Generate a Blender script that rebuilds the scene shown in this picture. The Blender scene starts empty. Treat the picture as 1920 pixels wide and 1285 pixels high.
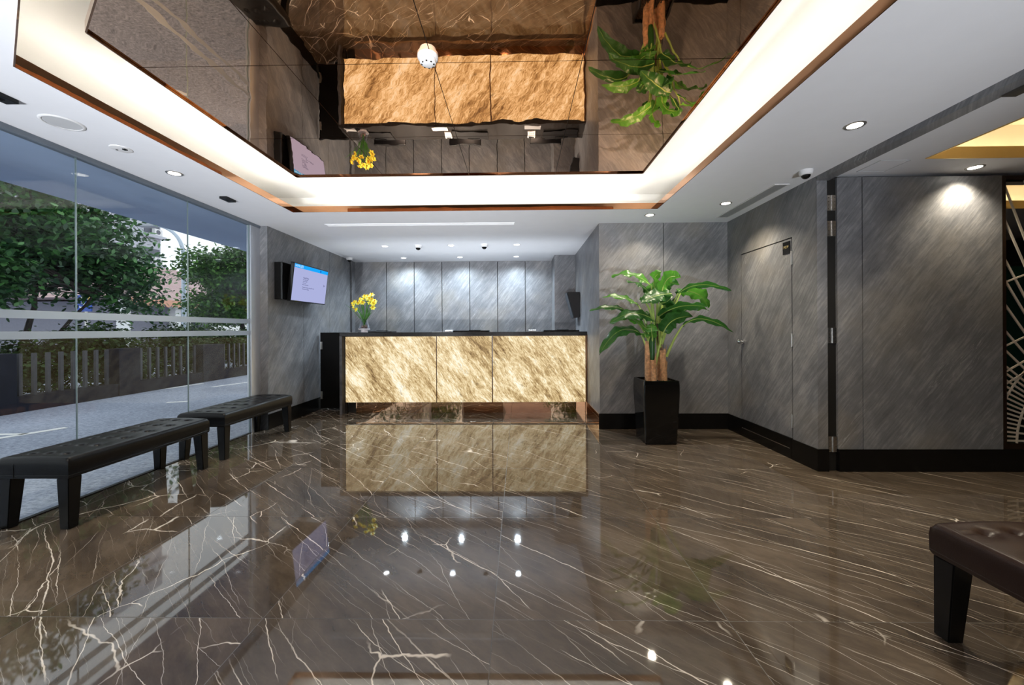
import bpy, bmesh, math, random
from mathutils import Vector, Matrix, noise as mnoise
R = math.radians
scene = bpy.context.scene
C = scene.collection

# ------------------------------------------------------------------ camera
FPX = 745.0
EYE = 1.16
YAW = math.atan(12 / FPX)
ROLL = -0.005
cam_data = bpy.data.cameras.new('camera')
cam_data.sensor_width = 36
cam_data.lens = FPX / 1920 * 36
cam_data.shift_y = -23.5 / 1920
cam_data.clip_start = 0.02
cam_data.clip_end = 300
cam = bpy.data.objects.new('camera', cam_data)
C.objects.link(cam)
cam.location = (0, 0, EYE)
cam.matrix_world = (Matrix.Translation((0, 0, EYE)) @ Matrix.Rotation(YAW, 4, 'Z')
                    @ Matrix.Rotation(R(90), 4, 'X') @ Matrix.Rotation(ROLL, 4, 'Z'))
scene.camera = cam

# ------------------------------------------------------------------ colour management
vs = scene.view_settings
scene.display_settings.display_device = 'sRGB'
vs.view_transform = 'Standard'
vs.look = 'None'
vs.gamma = 1.0
vs.use_curve_mapping = False
vs.exposure = 0.13

# ------------------------------------------------------------------ world: overcast white sky
world = bpy.data.worlds.new('world')
scene.world = world
world.use_nodes = True
wn = world.node_tree
wn.nodes.clear()
wo = wn.nodes.new('ShaderNodeOutputWorld')
wb = wn.nodes.new('ShaderNodeBackground')
wb.inputs[0].default_value = (0.90, 0.945, 1.0, 1)
wb.inputs[1].default_value = 1.25
wn.links.new(wb.outputs[0], wo.inputs[0])

LAMP = dict(down_cool=82, down_warm=75, strip=19.0, strip_gold=16.0, floor_fill=1350, desk_fill=22)

# ------------------------------------------------------------------ object helpers
def obj(name, bm, mat=None, parent=None, smooth=False, sharp=40, origin=None):
    """Link a bmesh as one mesh object; verts are in world space at build time."""
    me = bpy.data.meshes.new(name)
    off = Vector((0, 0, 0))
    p = parent
    while p is not None:
        off += p.location
        p = p.parent
    if parent is None and origin is None and len(bm.verts):
        xs = [v.co.x for v in bm.verts]; ys = [v.co.y for v in bm.verts]; zs = [v.co.z for v in bm.verts]
        origin = Vector(((min(xs) + max(xs)) / 2, (min(ys) + max(ys)) / 2, min(zs)))
    loc = Vector(origin) if (parent is None and origin is not None) else Vector((0, 0, 0))
    sh = off + loc
    for v in bm.verts:
        v.co -= sh
    bm.normal_update()
    if smooth:
        for f_ in bm.faces:
            f_.smooth = True
        for e in bm.edges:
            if len(e.link_faces) == 2 and e.calc_face_angle(0) > R(sharp):
                e.smooth = False
    bm.to_mesh(me)
    bm.free()
    o = bpy.data.objects.new(name, me)
    C.objects.link(o)
    o.location = loc
    if parent is not None:
        o.parent = parent
    if mat is not None:
        if isinstance(mat, (list, tuple)):
            for m_ in mat:
                me.materials.append(m_)
        else:
            me.materials.append(mat)
    return o

def tag(o, label=None, cat=None, group=None, kind=None):
    if label: o['label'] = label
    if cat: o['category'] = cat
    if group: o['group'] = group
    if kind: o['kind'] = kind
    return o

def thing(name, label, cat, loc=(0, 0, 0), group=None):
    o = bpy.data.objects.new(name, None)
    C.objects.link(o)
    o.location = loc
    o.empty_display_size = 0.1
    return tag(o, label, cat, group)

def struct(name, bm, mat, **k):
    o = obj(name, bm, mat, **k)
    o['kind'] = 'structure'
    return o

def dup(root, loc=None, label=None, rotz=None):
    r = root.copy(); C.objects.link(r)
    if loc is not None: r.location = loc
    if rotz is not None: r.rotation_euler = (0, 0, rotz)
    if label: r['label'] = label
    for ch in list(root.children):
        c = ch.copy(); C.objects.link(c); c.parent = r
        for g in list(ch.children):
            d = g.copy(); C.objects.link(d); d.parent = c
    return r

def B():
    return bmesh.new()

def box(bm, x0, x1, y0, y1, z0, z1, bev=0.0, seg=2, mi=0):
    v = [bm.verts.new((x, y, z)) for z in (z0, z1) for y in (y0, y1) for x in (x0, x1)]
    idx = [(0, 2, 3, 1), (4, 5, 7, 6), (0, 1, 5, 4), (2, 6, 7, 3), (0, 4, 6, 2), (1, 3, 7, 5)]
    fs = [bm.faces.new([v[i] for i in q]) for q in idx]
    for f_ in fs: f_.material_index = mi
    if bev > 0:
        es = set(e for f_ in fs for e in f_.edges)
        bmesh.ops.bevel(bm, geom=list(es), offset=bev, segments=seg, profile=0.6, affect='EDGES')
    return bm

def mk(x0, x1, y0, y1, z0, z1, bev=0.0):
    return box(B(), x0, x1, y0, y1, z0, z1, bev)

def prism(bm, pts, z0, z1):
    """pts (x,y) CCW, extruded vertically"""
    a = [bm.verts.new((x, y, z0)) for x, y in pts]
    b = [bm.verts.new((x, y, z1)) for x, y in pts]
    n = len(pts)
    bm.faces.new(list(reversed(a))); bm.faces.new(b)
    for i in range(n):
        j = (i + 1) % n
        bm.faces.new((a[i], a[j], b[j], b[i]))
    return bm

def frame_of(d):
    d = d.normalized()
    up = Vector((0, 0, 1)) if abs(d.z) < 0.95 else Vector((1, 0, 0))
    s = d.cross(up).normalized()
    return s, s.cross(d).normalized()

def tube(bm, pts, rad, n=10, cap=True):
    pts = [Vector(p) for p in pts]
    if not isinstance(rad, (list, tuple)): rad = [rad] * len(pts)
    rings = []
    for i, p in enumerate(pts):
        d = pts[min(i + 1, len(pts) - 1)] - pts[max(i - 1, 0)]
        s, u = frame_of(d)
        rings.append([bm.verts.new(p + (s * math.cos(2 * math.pi * k / n) + u * math.sin(2 * math.pi * k / n)) * rad[i]) for k in range(n)])
    for a, b in zip(rings, rings[1:]):
        for k in range(n):
            bm.faces.new((a[k], a[(k + 1) % n], b[(k + 1) % n], b[k]))
    if cap:
        bm.faces.new(list(reversed(rings[0]))); bm.faces.new(rings[-1])
    return bm

def lathe(bm, prof, c=(0, 0, 0), n=32, axis='z'):
    """prof: list of (r,z); closed where r==0"""
    rings = []
    for r_, z in prof:
        if r_ <= 1e-6:
            rings.append([bm.verts.new((c[0], c[1], c[2] + z))])
        else:
            rings.append([bm.verts.new((c[0] + r_ * math.cos(2 * math.pi * k / n), c[1] + r_ * math.sin(2 * math.pi * k / n), c[2] + z)) for k in range(n)])
    for a, b in zip(rings, rings[1:]):
        for k in range(n):
            j = (k + 1) % n
            if len(a) == 1 and len(b) == 1: continue
            if len(a) == 1: bm.faces.new((a[0], b[k], b[j]))
            elif len(b) == 1: bm.faces.new((a[k], a[j], b[0]))
            else: bm.faces.new((a[k], a[j], b[j], b[k]))
    bmesh.ops.recalc_face_normals(bm, faces=bm.faces)
    return bm

def text_bm(s, size, M, depth=0.0015, align='CENTER'):
    cu = bpy.data.curves.new('lettering', 'FONT')
    cu.body = s; cu.size = size; cu.extrude = depth / 2
    cu.align_x = align; cu.align_y = 'CENTER'; cu.resolution_u = 3
    to = bpy.data.objects.new('lettering', cu)
    C.objects.link(to)
    bpy.context.view_layer.update()
    me = bpy.data.meshes.new_from_object(to.evaluated_get(bpy.context.evaluated_depsgraph_get()))
    bm = B(); bm.from_mesh(me)
    bpy.data.objects.remove(to); bpy.data.curves.remove(cu); bpy.data.meshes.remove(me)
    bm.transform(M)
    return bm

def px(x, y, Y):
    """photo pixel -> world point at depth Y"""
    dx, dy = x - 972, y - 619
    r_ = -ROLL
    ux = dx * math.cos(r_) - dy * math.sin(r_); uy = dx * math.sin(r_) + dy * math.cos(r_)
    u = (ux + 12) / FPX; v = -uy / FPX
    d = (u * math.cos(YAW) - math.sin(YAW), math.cos(YAW) + u * math.sin(YAW), v)
    t = Y / d[1]
    return Vector((d[0] * t, Y, EYE + d[2] * t))

def bez(pts, n):
    out = []
    m = len(pts) - 1
    for i in range(n + 1):
        t = i / n
        p = Vector((0, 0, 0))
        for k, q in enumerate(pts):
            p += Vector(q) * math.comb(m, k) * (t ** k) * ((1 - t) ** (m - k))
        out.append(p)
    return out

# ------------------------------------------------------------------ material helpers
class NT:
    def __init__(self, name):
        self.m = bpy.data.materials.new(name)
        self.m.use_nodes = True
        self.t = self.m.node_tree
        self.t.nodes.clear()
        self.out = self.t.nodes.new('ShaderNodeOutputMaterial')
    def n(self, typ, **k):
        nd = self.t.nodes.new(typ)
        for a, b in k.items(): setattr(nd, a, b)
        return nd
    def set(self, sock, v):
        if hasattr(v, 'is_linked') or isinstance(v, bpy.types.NodeSocket):
            self.t.links.new(v, sock)
        elif v is not None:
            if isinstance(v, (tuple, list)) and len(v) == 3 and sock.type == 'RGBA': v = (*v, 1)
            sock.default_value = v
    def math(self, op, a, b=None, c=None, clamp=False):
        nd = self.n('ShaderNodeMath', operation=op, use_clamp=clamp)
        for i, v in enumerate((a, b, c)):
            if v is not None: self.set(nd.inputs[i], v)
        return nd.outputs[0]
    def noise(self, vec, scale=5, detail=2, rough=0.5, dist=0.0, color=False):
        nd = self.n('ShaderNodeTexNoise')
        self.set(nd.inputs['Vector'], vec)
        nd.inputs['Scale'].default_value = scale; nd.inputs['Detail'].default_value = detail
        nd.inputs['Roughness'].default_value = rough; nd.inputs['Distortion'].default_value = dist
        return nd.outputs['Color' if color else 'Fac']
    def ramp(self, fac, stops, interp='LINEAR'):
        nd = self.n('ShaderNodeValToRGB')
        nd.color_ramp.interpolation = interp
        el = nd.color_ramp.elements
        while len(el) > 1: el.remove(el[-1])
        el[0].position = stops[0][0]; el[0].color = (*stops[0][1], 1)
        for p, c in stops[1:]:
            e = el.new(p); e.color = (*c, 1)
        self.set(nd.inputs[0], fac)
        return nd.outputs[0]
    def maprange(self, v, a, b, c=0.0, d=1.0, smooth=False):
        nd = self.n('ShaderNodeMapRange', clamp=True)
        if smooth: nd.interpolation_type = 'SMOOTHSTEP'
        self.set(nd.inputs[0], v)
        for i, q in enumerate((a, b, c, d)): self.set(nd.inputs[i + 1], q)
        return nd.outputs[0]
    def mix(self, fac, a, b, mode='MIX'):
        nd = self.n('ShaderNodeMix', data_type='RGBA', blend_type=mode)
        self.set(nd.inputs[0], fac); self.set(nd.inputs[6], a); self.set(nd.inputs[7], b)
        return nd.outputs[2]
    def comb(self, x, y, z):
        nd = self.n('ShaderNodeCombineXYZ')
        for i, v in enumerate((x, y, z)): self.set(nd.inputs[i], v)
        return nd.outputs[0]
    def vmul(self, v, s):
        nd = self.n('ShaderNodeVectorMath', operation='MULTIPLY')
        self.set(nd.inputs[0], v); self.set(nd.inputs[1], s)
        return nd.outputs[0]
    def vadd(self, v, s):
        nd = self.n('ShaderNodeVectorMath', operation='ADD')
        self.set(nd.inputs[0], v); self.set(nd.inputs[1], s)
        return nd.outputs[0]
    def pos(self):
        g = self.n('ShaderNodeNewGeometry')
        s = self.n('ShaderNodeSeparateXYZ')
        self.t.links.new(g.outputs['Position'], s.inputs[0])
        return g.outputs['Position'], s.outputs[0], s.outputs[1], s.outputs[2]
    def bump(self, h, strength=0.3, dist=0.01):
        nd = self.n('ShaderNodeBump')
        self.set(nd.inputs['Height'], h)
        nd.inputs['Strength'].default_value = strength; nd.inputs['Distance'].default_value = dist
        return nd.outputs[0]
    def pbr(self, col, rough=0.5, metal=0.0, normal=None, spec=None, ior=None, coat=None, emis=None, estr=None, sub=None, trans=None):
        nd = self.n('ShaderNodeBsdfPrincipled')
        self.set(nd.inputs['Base Color'], col)
        self.set(nd.inputs['Roughness'], rough)
        self.set(nd.inputs['Metallic'], metal)
        if normal is not None: self.set(nd.inputs['Normal'], normal)
        if spec is not None: nd.inputs['Specular IOR Level'].default_value = spec
        if ior is not None: nd.inputs['IOR'].default_value = ior
        if coat is not None:
            nd.inputs['Coat Weight'].default_value = coat
            nd.inputs['Coat Roughness'].default_value = 0.03
        if emis is not None:
            self.set(nd.inputs['Emission Color'], emis)
            nd.inputs['Emission Strength'].default_value = estr
        if trans is not None: nd.inputs['Transmission Weight'].default_value = trans
        self.t.links.new(nd.outputs[0], self.out.inputs[0])
        return nd

def plain(name, col, rough=0.5, metal=0.0, var=0.04, scale=8, **k):
    """flat paint / metal / plastic with a faint procedural unevenness"""
    t = NT(name)
    p, _, _, _ = t.pos()
    nz = t.noise(p, scale, 3)
    c = t.mix(t.maprange(nz, 0.3, 0.7), tuple(v * (1 - var) for v in col), tuple(min(1, v * (1 + var)) for v in col))
    t.pbr(c, rough, metal, **k)
    return t.m

def emitter(name, col, strength):
    t = NT(name)
    e = t.n('ShaderNodeEmission')
    e.inputs[0].default_value = (*col, 1); e.inputs[1].default_value = strength
    t.t.links.new(e.outputs[0], t.out.inputs[0])
    return t.m

def slate(name, sgn, base=1.38, angle=52, tint=(0.97, 0.99, 1.04)):
    """honed grey slate veneer, fine grain running diagonally"""
    t = NT(name)
    p, X, Y, Z = t.pos()
    h = t.math('ADD', X, t.math('MULTIPLY', Y, sgn))
    k = t.math('SUBTRACT', X, t.math('MULTIPLY', Y, sgn))
    a = R(angle)
    wob = t.math('MULTIPLY', t.math('SUBTRACT', t.noise(p, 0.9, 2), 0.5), 0.09)
    s = t.math('ADD', t.math('MULTIPLY', h, math.cos(a)), t.math('MULTIPLY', Z, math.sin(a)))
    u = t.math('ADD', t.math('ADD', t.math('MULTIPLY', h, -math.sin(a)), t.math('MULTIPLY', Z, math.cos(a))), wob)
    v1 = t.comb(t.math('MULTIPLY', s, 5.0), t.math('MULTIPLY', u, 55), k)
    v2 = t.comb(t.math('MULTIPLY', s, 1.2), t.math('MULTIPLY', u, 11), k)
    v3 = t.comb(t.math('MULTIPLY', s, 1.0), t.math('MULTIPLY', u, 2.2), k)
    v4 = t.comb(t.math('MULTIPLY', s, 2.2), t.math('MULTIPLY', u, 22), k)
    n1 = t.noise(v1, 1, 5, 0.65); n2 = t.noise(v2, 1, 4, 0.6); n3 = t.noise(v3, 1, 3, 0.55, 0.6)
    n5 = t.noise(t.vadd(p, (4, 2, 9)), 5.5, 5, 0.62)
    n6 = t.noise(t.comb(t.math('MULTIPLY', s, 14), t.math('MULTIPLY', u, 120), k), 1, 4, 0.75)
    m = t.math('ADD', t.math('ADD', t.math('MULTIPLY', n1, 0.30), t.math('MULTIPLY', n2, 0.18)), t.math('ADD', t.math('MULTIPLY', n3, 0.18), t.math('ADD', t.math('MULTIPLY', n5, 0.20), t.math('MULTIPLY', n6, 0.14))))
    col = t.ramp(m, [(0.38, tuple(0.075 * base * c for c in (1.0, 1.0, 1.03))),
                     (0.50, tuple(0.128 * base * c for c in (1.0, 1.0, 1.02))),
                     (0.62, tuple(0.225 * base * c for c in (1.03, 1.0, 0.97)))])
    # warm rust bloom, then pale scratchy veins that follow the grain
    warm = t.maprange(t.noise(p, 1.6, 3), 0.50, 0.68, 0, 0.65)
    col = t.mix(warm, col, t.mix(0.5, col, tuple(0.17 * base * c for c in (1.18, 1.0, 0.74))))
    n4 = t.noise(v4, 1, 3, 0.6)
    ridge = t.maprange(t.math('ABSOLUTE', t.math('SUBTRACT', n4, 0.5)), 0.0, 0.018, 1, 0)
    mask = t.maprange(t.noise(t.comb(t.math('MULTIPLY', s, 1.6), t.math('MULTIPLY', u, 5), k), 1, 3, 0.7), 0.57, 0.69)
    col = t.mix(t.math('MULTIPLY', t.math('MULTIPLY', ridge, mask), 0.7), col, (0.46, 0.45, 0.43))
    col = t.mix(1.0, col, tint, 'MULTIPLY')
    bmp = t.bump(t.math('ADD', n1, t.math('MULTIPLY', n2, 0.6)), 0.25, 0.006)
    t.pbr(col, 0.42, 0, bmp, spec=0.45)
    return t.m

M = {}
M['slate_right'] = slate('slate_stone_grain_a', -1)
M['slate_left'] = slate('slate_stone_grain_b', 1)

def marble():
    t = NT('polished_brown_marble')
    p, X, Y, Z = t.pos()
    x = t.math('DIVIDE', t.math('SUBTRACT', X, -0.105), 0.932)
    y = t.math('DIVIDE', t.math('SUBTRACT', Y, 1.589), 0.868)
    ix = t.math('FLOOR', x); iy = t.math('FLOOR', y)
    wn_ = t.n('ShaderNodeTexWhiteNoise', noise_dimensions='2D')
    t.set(wn_.inputs['Vector'], t.comb(ix, iy, 0))
    rnd = wn_.outputs['Color']
    # grout: distance to tile edge
    fx = t.math('ABSOLUTE', t.math('SUBTRACT', t.math('SUBTRACT', x, ix), 0.5))
    fy = t.math('ABSOLUTE', t.math('SUBTRACT', t.math('SUBTRACT', y, iy), 0.5))
    edge = t.math('MAXIMUM', fx, fy)
    grout = t.maprange(edge, 0.4975, 0.4988)
    P2 = t.vadd(t.comb(X, Y, 0), t.vmul(rnd, (0.35, 0.35, 3.0)))
    sp = t.n('ShaderNodeSeparateXYZ'); t.t.links.new(P2, sp.inputs[0])
    a = R(-43)
    ca, sa = math.cos(a), math.sin(a)
    w = t.n('ShaderNodeSeparateColor')
    t.t.links.new(t.noise(P2, 0.7, 1, 0.5, color=True), w.inputs[0])
    wj = t.math('SUBTRACT', t.noise(P2, 9.0, 4, 0.6), 0.5)
    w1 = t.math('ADD', t.math('MULTIPLY', t.math('SUBTRACT', w.outputs[0], 0.5), 0.28), t.math('MULTIPLY', wj, 0.05))
    s = t.math('ADD', t.math('MULTIPLY', sp.outputs[0], ca), t.math('MULTIPLY', sp.outputs[1], sa))
    u = t.math('ADD', t.math('ADD', t.math('MULTIPLY', sp.outputs[0], -sa), t.math('MULTIPLY', sp.outputs[1], ca)), w1)
    zz = sp.outputs[2]
    def veins(ks, ku, wd, lo, hi, detail=3, mk_scale=1.2, offs=0.0, level=0.5):
        v = t.comb(t.math('MULTIPLY', s, ks), t.math('MULTIPLY', u, ku), t.math('ADD', zz, offs))
        n_ = t.noise(v, 1, detail, 0.5)
        wv = t.math('MULTIPLY', t.noise(v, 2.6, 2), wd * 2)
        r_ = t.math('DIVIDE', t.math('ABSOLUTE', t.math('SUBTRACT', n_, level)), wv)
        line = t.maprange(r_, 0.45, 1.0, 1, 0)
        mk_ = t.maprange(t.noise(t.comb(t.math('MULTIPLY', s, 1.0), t.math('MULTIPLY', u, 2.2), t.math('ADD', zz, offs + 5)), mk_scale, 2), lo, hi)
        return t.math('MULTIPLY', line, mk_)
    def fam(ang, K, wd, lo, hi, offs, ms=0.9, wob=0.16, jit=0.035):
        an = R(ang)
        s2 = t.math('ADD', t.math('MULTIPLY', sp.outputs[0], math.cos(an)), t.math('MULTIPLY', sp.outputs[1], math.sin(an)))
        u2 = t.math('ADD', t.math('MULTIPLY', sp.outputs[0], -math.sin(an)), t.math('MULTIPLY', sp.outputs[1], math.cos(an)))
        zo = t.math('ADD', zz, offs)
        base = t.comb(t.math('MULTIPLY', s2, 1.0), t.math('MULTIPLY', u2, 0.8), zo)
        wb = t.math('MULTIPLY', t.math('SUBTRACT', t.noise(base, 1.1, 1), 0.5), wob)
        jt = t.math('MULTIPLY', t.math('SUBTRACT', t.noise(t.vadd(base, (3, 7, 1)), 7.0, 3, 0.6), 0.5), jit)
        uu = t.math('MULTIPLY', t.math('ADD', u2, t.math('ADD', wb, jt)), K)
        i_ = t.math('FLOOR', uu)
        fr = t.math('SUBTRACT', uu, i_)
        wn2 = t.n('ShaderNodeTexWhiteNoise', noise_dimensions='2D')
        t.set(wn2.inputs['Vector'], t.comb(i_, t.math('ROUND', t.math('MULTIPLY', zo, 37)), 0))
        c_ = t.math('ADD', 0.12, t.math('MULTIPLY', wn2.outputs['Value'], 0.76))
        dist = t.math('DIVIDE', t.math('ABSOLUTE', t.math('SUBTRACT', fr, c_)), K)
        wv = t.math('MULTIPLY', t.maprange(t.noise(t.comb(t.math('MULTIPLY', s2, 5), t.math('MULTIPLY', i_, 2.3), zo), 1.0, 3, 0.6), 0.3, 0.7, 0.15, 1.6), wd)
        line = t.maprange(t.math('DIVIDE', dist, wv), 0.55, 1.0, 1, 0)
        mk_ = t.maprange(t.noise(t.comb(t.math('MULTIPLY', s2, ms), t.math('MULTIPLY', i_, 3.7), zo), 1.0, 2), lo, hi)
        return t.math('MULTIPLY', line, mk_)
    A = t.math('MAXIMUM', fam(-40, 2.1, 0.0030, 0.46, 0.52, 0.0), fam(-52, 1.7, 0.0022, 0.52, 0.57, 21.0, 1.2))
    A2 = fam(-35, 4.6, 0.0017, 0.49, 0.55, 7.3, 1.2)
    Bv = t.math('MAXIMUM', fam(-44, 7.5, 0.0015, 0.48, 0.58, 3.1, 1.3), fam(-60, 5.0, 0.0012, 0.52, 0.60, 13.1, 1.5))
    D = fam(-38, 22, 0.0010, 0.46, 0.60, 11.7, 2.2, 0.12)
    # branching lightning veins, mostly on the window side
    vo = t.n('ShaderNodeTexVoronoi', feature='DISTANCE_TO_EDGE')
    wob = t.vmul(t.noise(P2, 3.2, 4, 0.6, color=True), (0.16, 0.16, 0))
    t.set(vo.inputs['Vector'], t.vadd(t.vmul(t.vadd(P2, wob), (1, 1, 1)), t.vmul(rnd, (3, 3, 0))))
    vo.inputs['Scale'].default_value = 2.3
    vw = t.math('MULTIPLY', t.maprange(t.noise(P2, 4, 2), 0.3, 0.7, 0.12, 1.0), 0.018)
    cr = t.maprange(t.math('DIVIDE', vo.outputs['Distance'], vw), 0.35, 1.0, 1, 0)
    side = t.maprange(X, -2.2, 0.2, 0.05, -0.13)
    cm = t.maprange(t.math('ADD', t.noise(P2, 1.9, 2), side), 0.50, 0.56)
    Cv = t.math('MULTIPLY', cr, cm)
    vein = t.math('MAXIMUM', t.math('MAXIMUM', A, t.math('MULTIPLY', A2, 0.9)), t.math('MAXIMUM', Cv, t.math('MAXIMUM', t.math('MULTIPLY', Bv, 0.6), t.math('MULTIPLY', D, 0.30))))
    cloud = t.noise(t.vadd(t.vmul(t.comb(s, u, zz), (1.6, 4.5, 1)), (0, 0, 2)), 1, 6, 0.62)
    fine = t.noise(t.comb(t.math('MULTIPLY', s, 9), t.math('MULTIPLY', u, 30), zz), 1, 4, 0.7)
    m = t.math('ADD', t.math('MULTIPLY', cloud, 0.75), t.math('MULTIPLY', fine, 0.25))
    col = t.ramp(m, [(0.34, (0.052, 0.039, 0.028)), (0.50, (0.098, 0.075, 0.054)), (0.66, (0.155, 0.122, 0.090))])
    hsv = t.math('ADD', 0.86, t.math('MULTIPLY', wn_.outputs['Value'], 0.28))
    col = t.mix(1.0, col, t.comb(hsv, hsv, hsv), 'MULTIPLY')
    col = t.mix(vein, col, (0.78, 0.72, 0.64))
    col = t.mix(t.math('MULTIPLY', grout, 0.75), col, (0.02, 0.016, 0.013))
    rg = t.math('ADD', t.math('MULTIPLY', grout, 0.4), t.maprange(fine, 0.3, 0.8, 0.02, 0.045))
    t.pbr(col, rg, 0, None, ior=1.82)
    return t.m
M['marble'] = marble()

def onyx():
    """backlit translucent stone: the light comes through it"""
    t = NT('backlit_onyx')
    p, X, Y, Z = t.pos()
    a = R(-54)
    pid = t.n('ShaderNodeObjectInfo').outputs['Random']
    k = t.math('MULTIPLY', pid, 7.0)
    wob = t.math('MULTIPLY', t.math('SUBTRACT', t.noise(p, 1.8, 3), 0.5), 0.11)
    s = t.math('ADD', t.math('MULTIPLY', X, math.cos(a)), t.math('MULTIPLY', Z, math.sin(a)))
    u = t.math('ADD', t.math('ADD', t.math('MULTIPLY', X, -math.sin(a)), t.math('MULTIPLY', Z, math.cos(a))), wob)
    n1 = t.noise(t.comb(t.math('MULTIPLY', s, 16), t.math('MULTIPLY', u, 62), k), 1, 6, 0.78)
    n2 = t.noise(t.comb(t.math('MULTIPLY', s, 2.6), t.math('MULTIPLY', u, 14), k), 1, 4, 0.6)
    n3 = t.noise(t.comb(t.math('MULTIPLY', s, 1.6), t.math('MULTIPLY', u, 3.4), k), 1, 3, 0.55, 0.5)
    m = t.math('ADD', t.math('ADD', t.math('MULTIPLY', n1, 0.46), t.math('MULTIPLY', n2, 0.26)), t.math('MULTIPLY', n3, 0.28))
    col = t.ramp(m, [(0.39, (0.15, 0.085, 0.035)), (0.45, (0.42, 0.28, 0.12)), (0.50, (0.70, 0.53, 0.28)),
                     (0.545, (0.92, 0.78, 0.50)), (0.60, (1.0, 0.96, 0.82))])
    dark = t.maprange(t.noise(t.comb(t.math('MULTIPLY', s, 6), t.math('MULTIPLY', u, 16), t.math('ADD', k, 9)), 1, 4, 0.7), 0.60, 0.72)
    col = t.mix(t.math('MULTIPLY', dark, 0.7), col, (0.12, 0.075, 0.035))
    t.pbr((0.05, 0.04, 0.025), 0.55, emis=col, estr=0.98, spec=0.15)
    return t.m
M['onyx'] = onyx()

def mirror_mat(name, col, wave=0.06, rough=0.012):
    t = NT(name)
    p, X, Y, Z = t.pos()
    n1 = t.noise(p, 2.6, 2, 0.5)
    n2 = t.noise(p, 9.0, 1, 0.5)
    h = t.math('ADD', n1, t.math('MULTIPLY', n2, 0.16))
    t.pbr(col, rough, 1.0, t.bump(h, wave, 0.05))
    return t.m
M['bronze_mirror'] = mirror_mat('bronze_mirror', (0.97, 0.62, 0.40), 0.032)
M['bronze_trim'] = mirror_mat('bronze_trim', (0.40, 0.21, 0.115), 0.05, 0.03)

M['ceiling'] = plain('matt_white_ceiling', (0.80, 0.815, 0.86), 0.75, var=0.01)
M['cove'] = plain('cream_cove_paint', (0.90, 0.885, 0.84), 0.8, var=0.01)
M['black_wood'] = plain('black_skirting', (0.006, 0.0055, 0.005), 0.25, var=0.15, scale=20, spec=0.25)
M['black_counter'] = plain('black_stone_counter', (0.020, 0.018, 0.017), 0.12, var=0.3, scale=30)
M['black_gloss'] = plain('black_gloss', (0.006, 0.006, 0.006), 0.06, var=0.05)
M['black_matt'] = plain('black_plastic', (0.006, 0.006, 0.007), 0.4, var=0.1, spec=0.3)
M['dark_gap'] = plain('dark_gap', (0.006, 0.005, 0.004), 0.6, var=0.1)
M['steel'] = plain('brushed_steel', (0.62, 0.60, 0.57), 0.28, 1.0, var=0.08, scale=60)
M['chrome'] = plain('chrome', (0.8, 0.8, 0.8), 0.08, 1.0)
M['white_plastic'] = plain('white_plastic', (0.78, 0.78, 0.79), 0.35, var=0.02)
M['grey_grille'] = plain('grey_grille', (0.55, 0.56, 0.58), 0.5, var=0.03)
M['alu'] = plain('light_aluminium', (0.60, 0.63, 0.68), 0.35, 0.6, var=0.03)
M['channel'] = plain('grey_metal_channel', (0.20, 0.23, 0.27), 0.4, 0.3, var=0.05)
M['soffit'] = plain('blue_grey_soffit', (0.42, 0.52, 0.72), 0.7, var=0.02)
M['lattice'] = plain('cream_metal_lattice', (0.62, 0.56, 0.47), 0.35, 0.2, var=0.05)
M['brown_wall'] = plain('dark_brown_wall', (0.035, 0.025, 0.018), 0.5, var=0.2)
M['frost'] = plain('frosted_film', (0.38, 0.47, 0.58), 0.6, var=0.02)
M['lamp_cool'] = emitter('downlight_glow_cool', (0.92, 0.96, 1.0), 14)
M['lamp_warm'] = emitter('downlight_glow_warm', (1.0, 0.93, 0.80), 14)
M['strip'] = emitter('led_strip_glow', (1.0, 0.925, 0.815), LAMP['strip'])
M['strip_gold'] = emitter('led_strip_gold_glow', (1.0, 0.70, 0.34), LAMP['strip_gold'])

def glass(name, tint=(0.90, 0.95, 0.96), rough=0.0, ior=1.5):
    t = NT(name)
    g_ = t.n('ShaderNodeNewGeometry')
    dp = t.n('ShaderNodeVectorMath', operation='DOT_PRODUCT')
    t.t.links.new(g_.outputs['Normal'], dp.inputs[0]); t.t.links.new(g_.outputs['Incoming'], dp.inputs[1])
    k_ = t.math('POWER', t.math('SUBTRACT', 1.0, t.math('ABSOLUTE', dp.outputs['Value'])), 5.0)
    sch = t.math('ADD', 0.018, t.math('MULTIPLY', k_, 0.7))
    tr = t.n('ShaderNodeBsdfTransparent'); tr.inputs[0].default_value = (*tint, 1)
    gl = t.n('ShaderNodeBsdfGlossy'); gl.inputs['Roughness'].default_value = rough
    mx = t.n('ShaderNodeMixShader')
    t.t.links.new(sch, mx.inputs[0]); t.t.links.new(tr.outputs[0], mx.inputs[1]); t.t.links.new(gl.outputs[0], mx.inputs[2])
    t.t.links.new(mx.outputs[0], t.out.inputs[0])
    return t.m
M['pane'] = glass('clear_glass', (0.95, 0.975, 0.975))
M['glass_edge'] = plain('green_glass_edge', (0.36, 0.44, 0.45), 0.25, var=0.05)

def leather(name, col, rough):
    t = NT(name)
    p, X, Y, Z = t.pos()
    vo = t.n('ShaderNodeTexVoronoi'); vo.inputs['Scale'].default_value = 220
    t.set(vo.inputs['Vector'], p)
    nz = t.noise(p, 14, 3)
    c = t.mix(nz, tuple(v * 0.8 for v in col), tuple(v * 1.25 for v in col))
    t.pbr(c, rough, 0, t.bump(t.math('ADD', vo.outputs['Distance'], t.math('MULTIPLY', nz, 3)), 0.10, 0.002), spec=0.2)
    return t.m
M['leather_black'] = leather('black_leather', (0.0045, 0.0045, 0.005), 0.34)
M['leather_brown'] = leather('dark_brown_leather', (0.026, 0.014, 0.011), 0.32)

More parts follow.
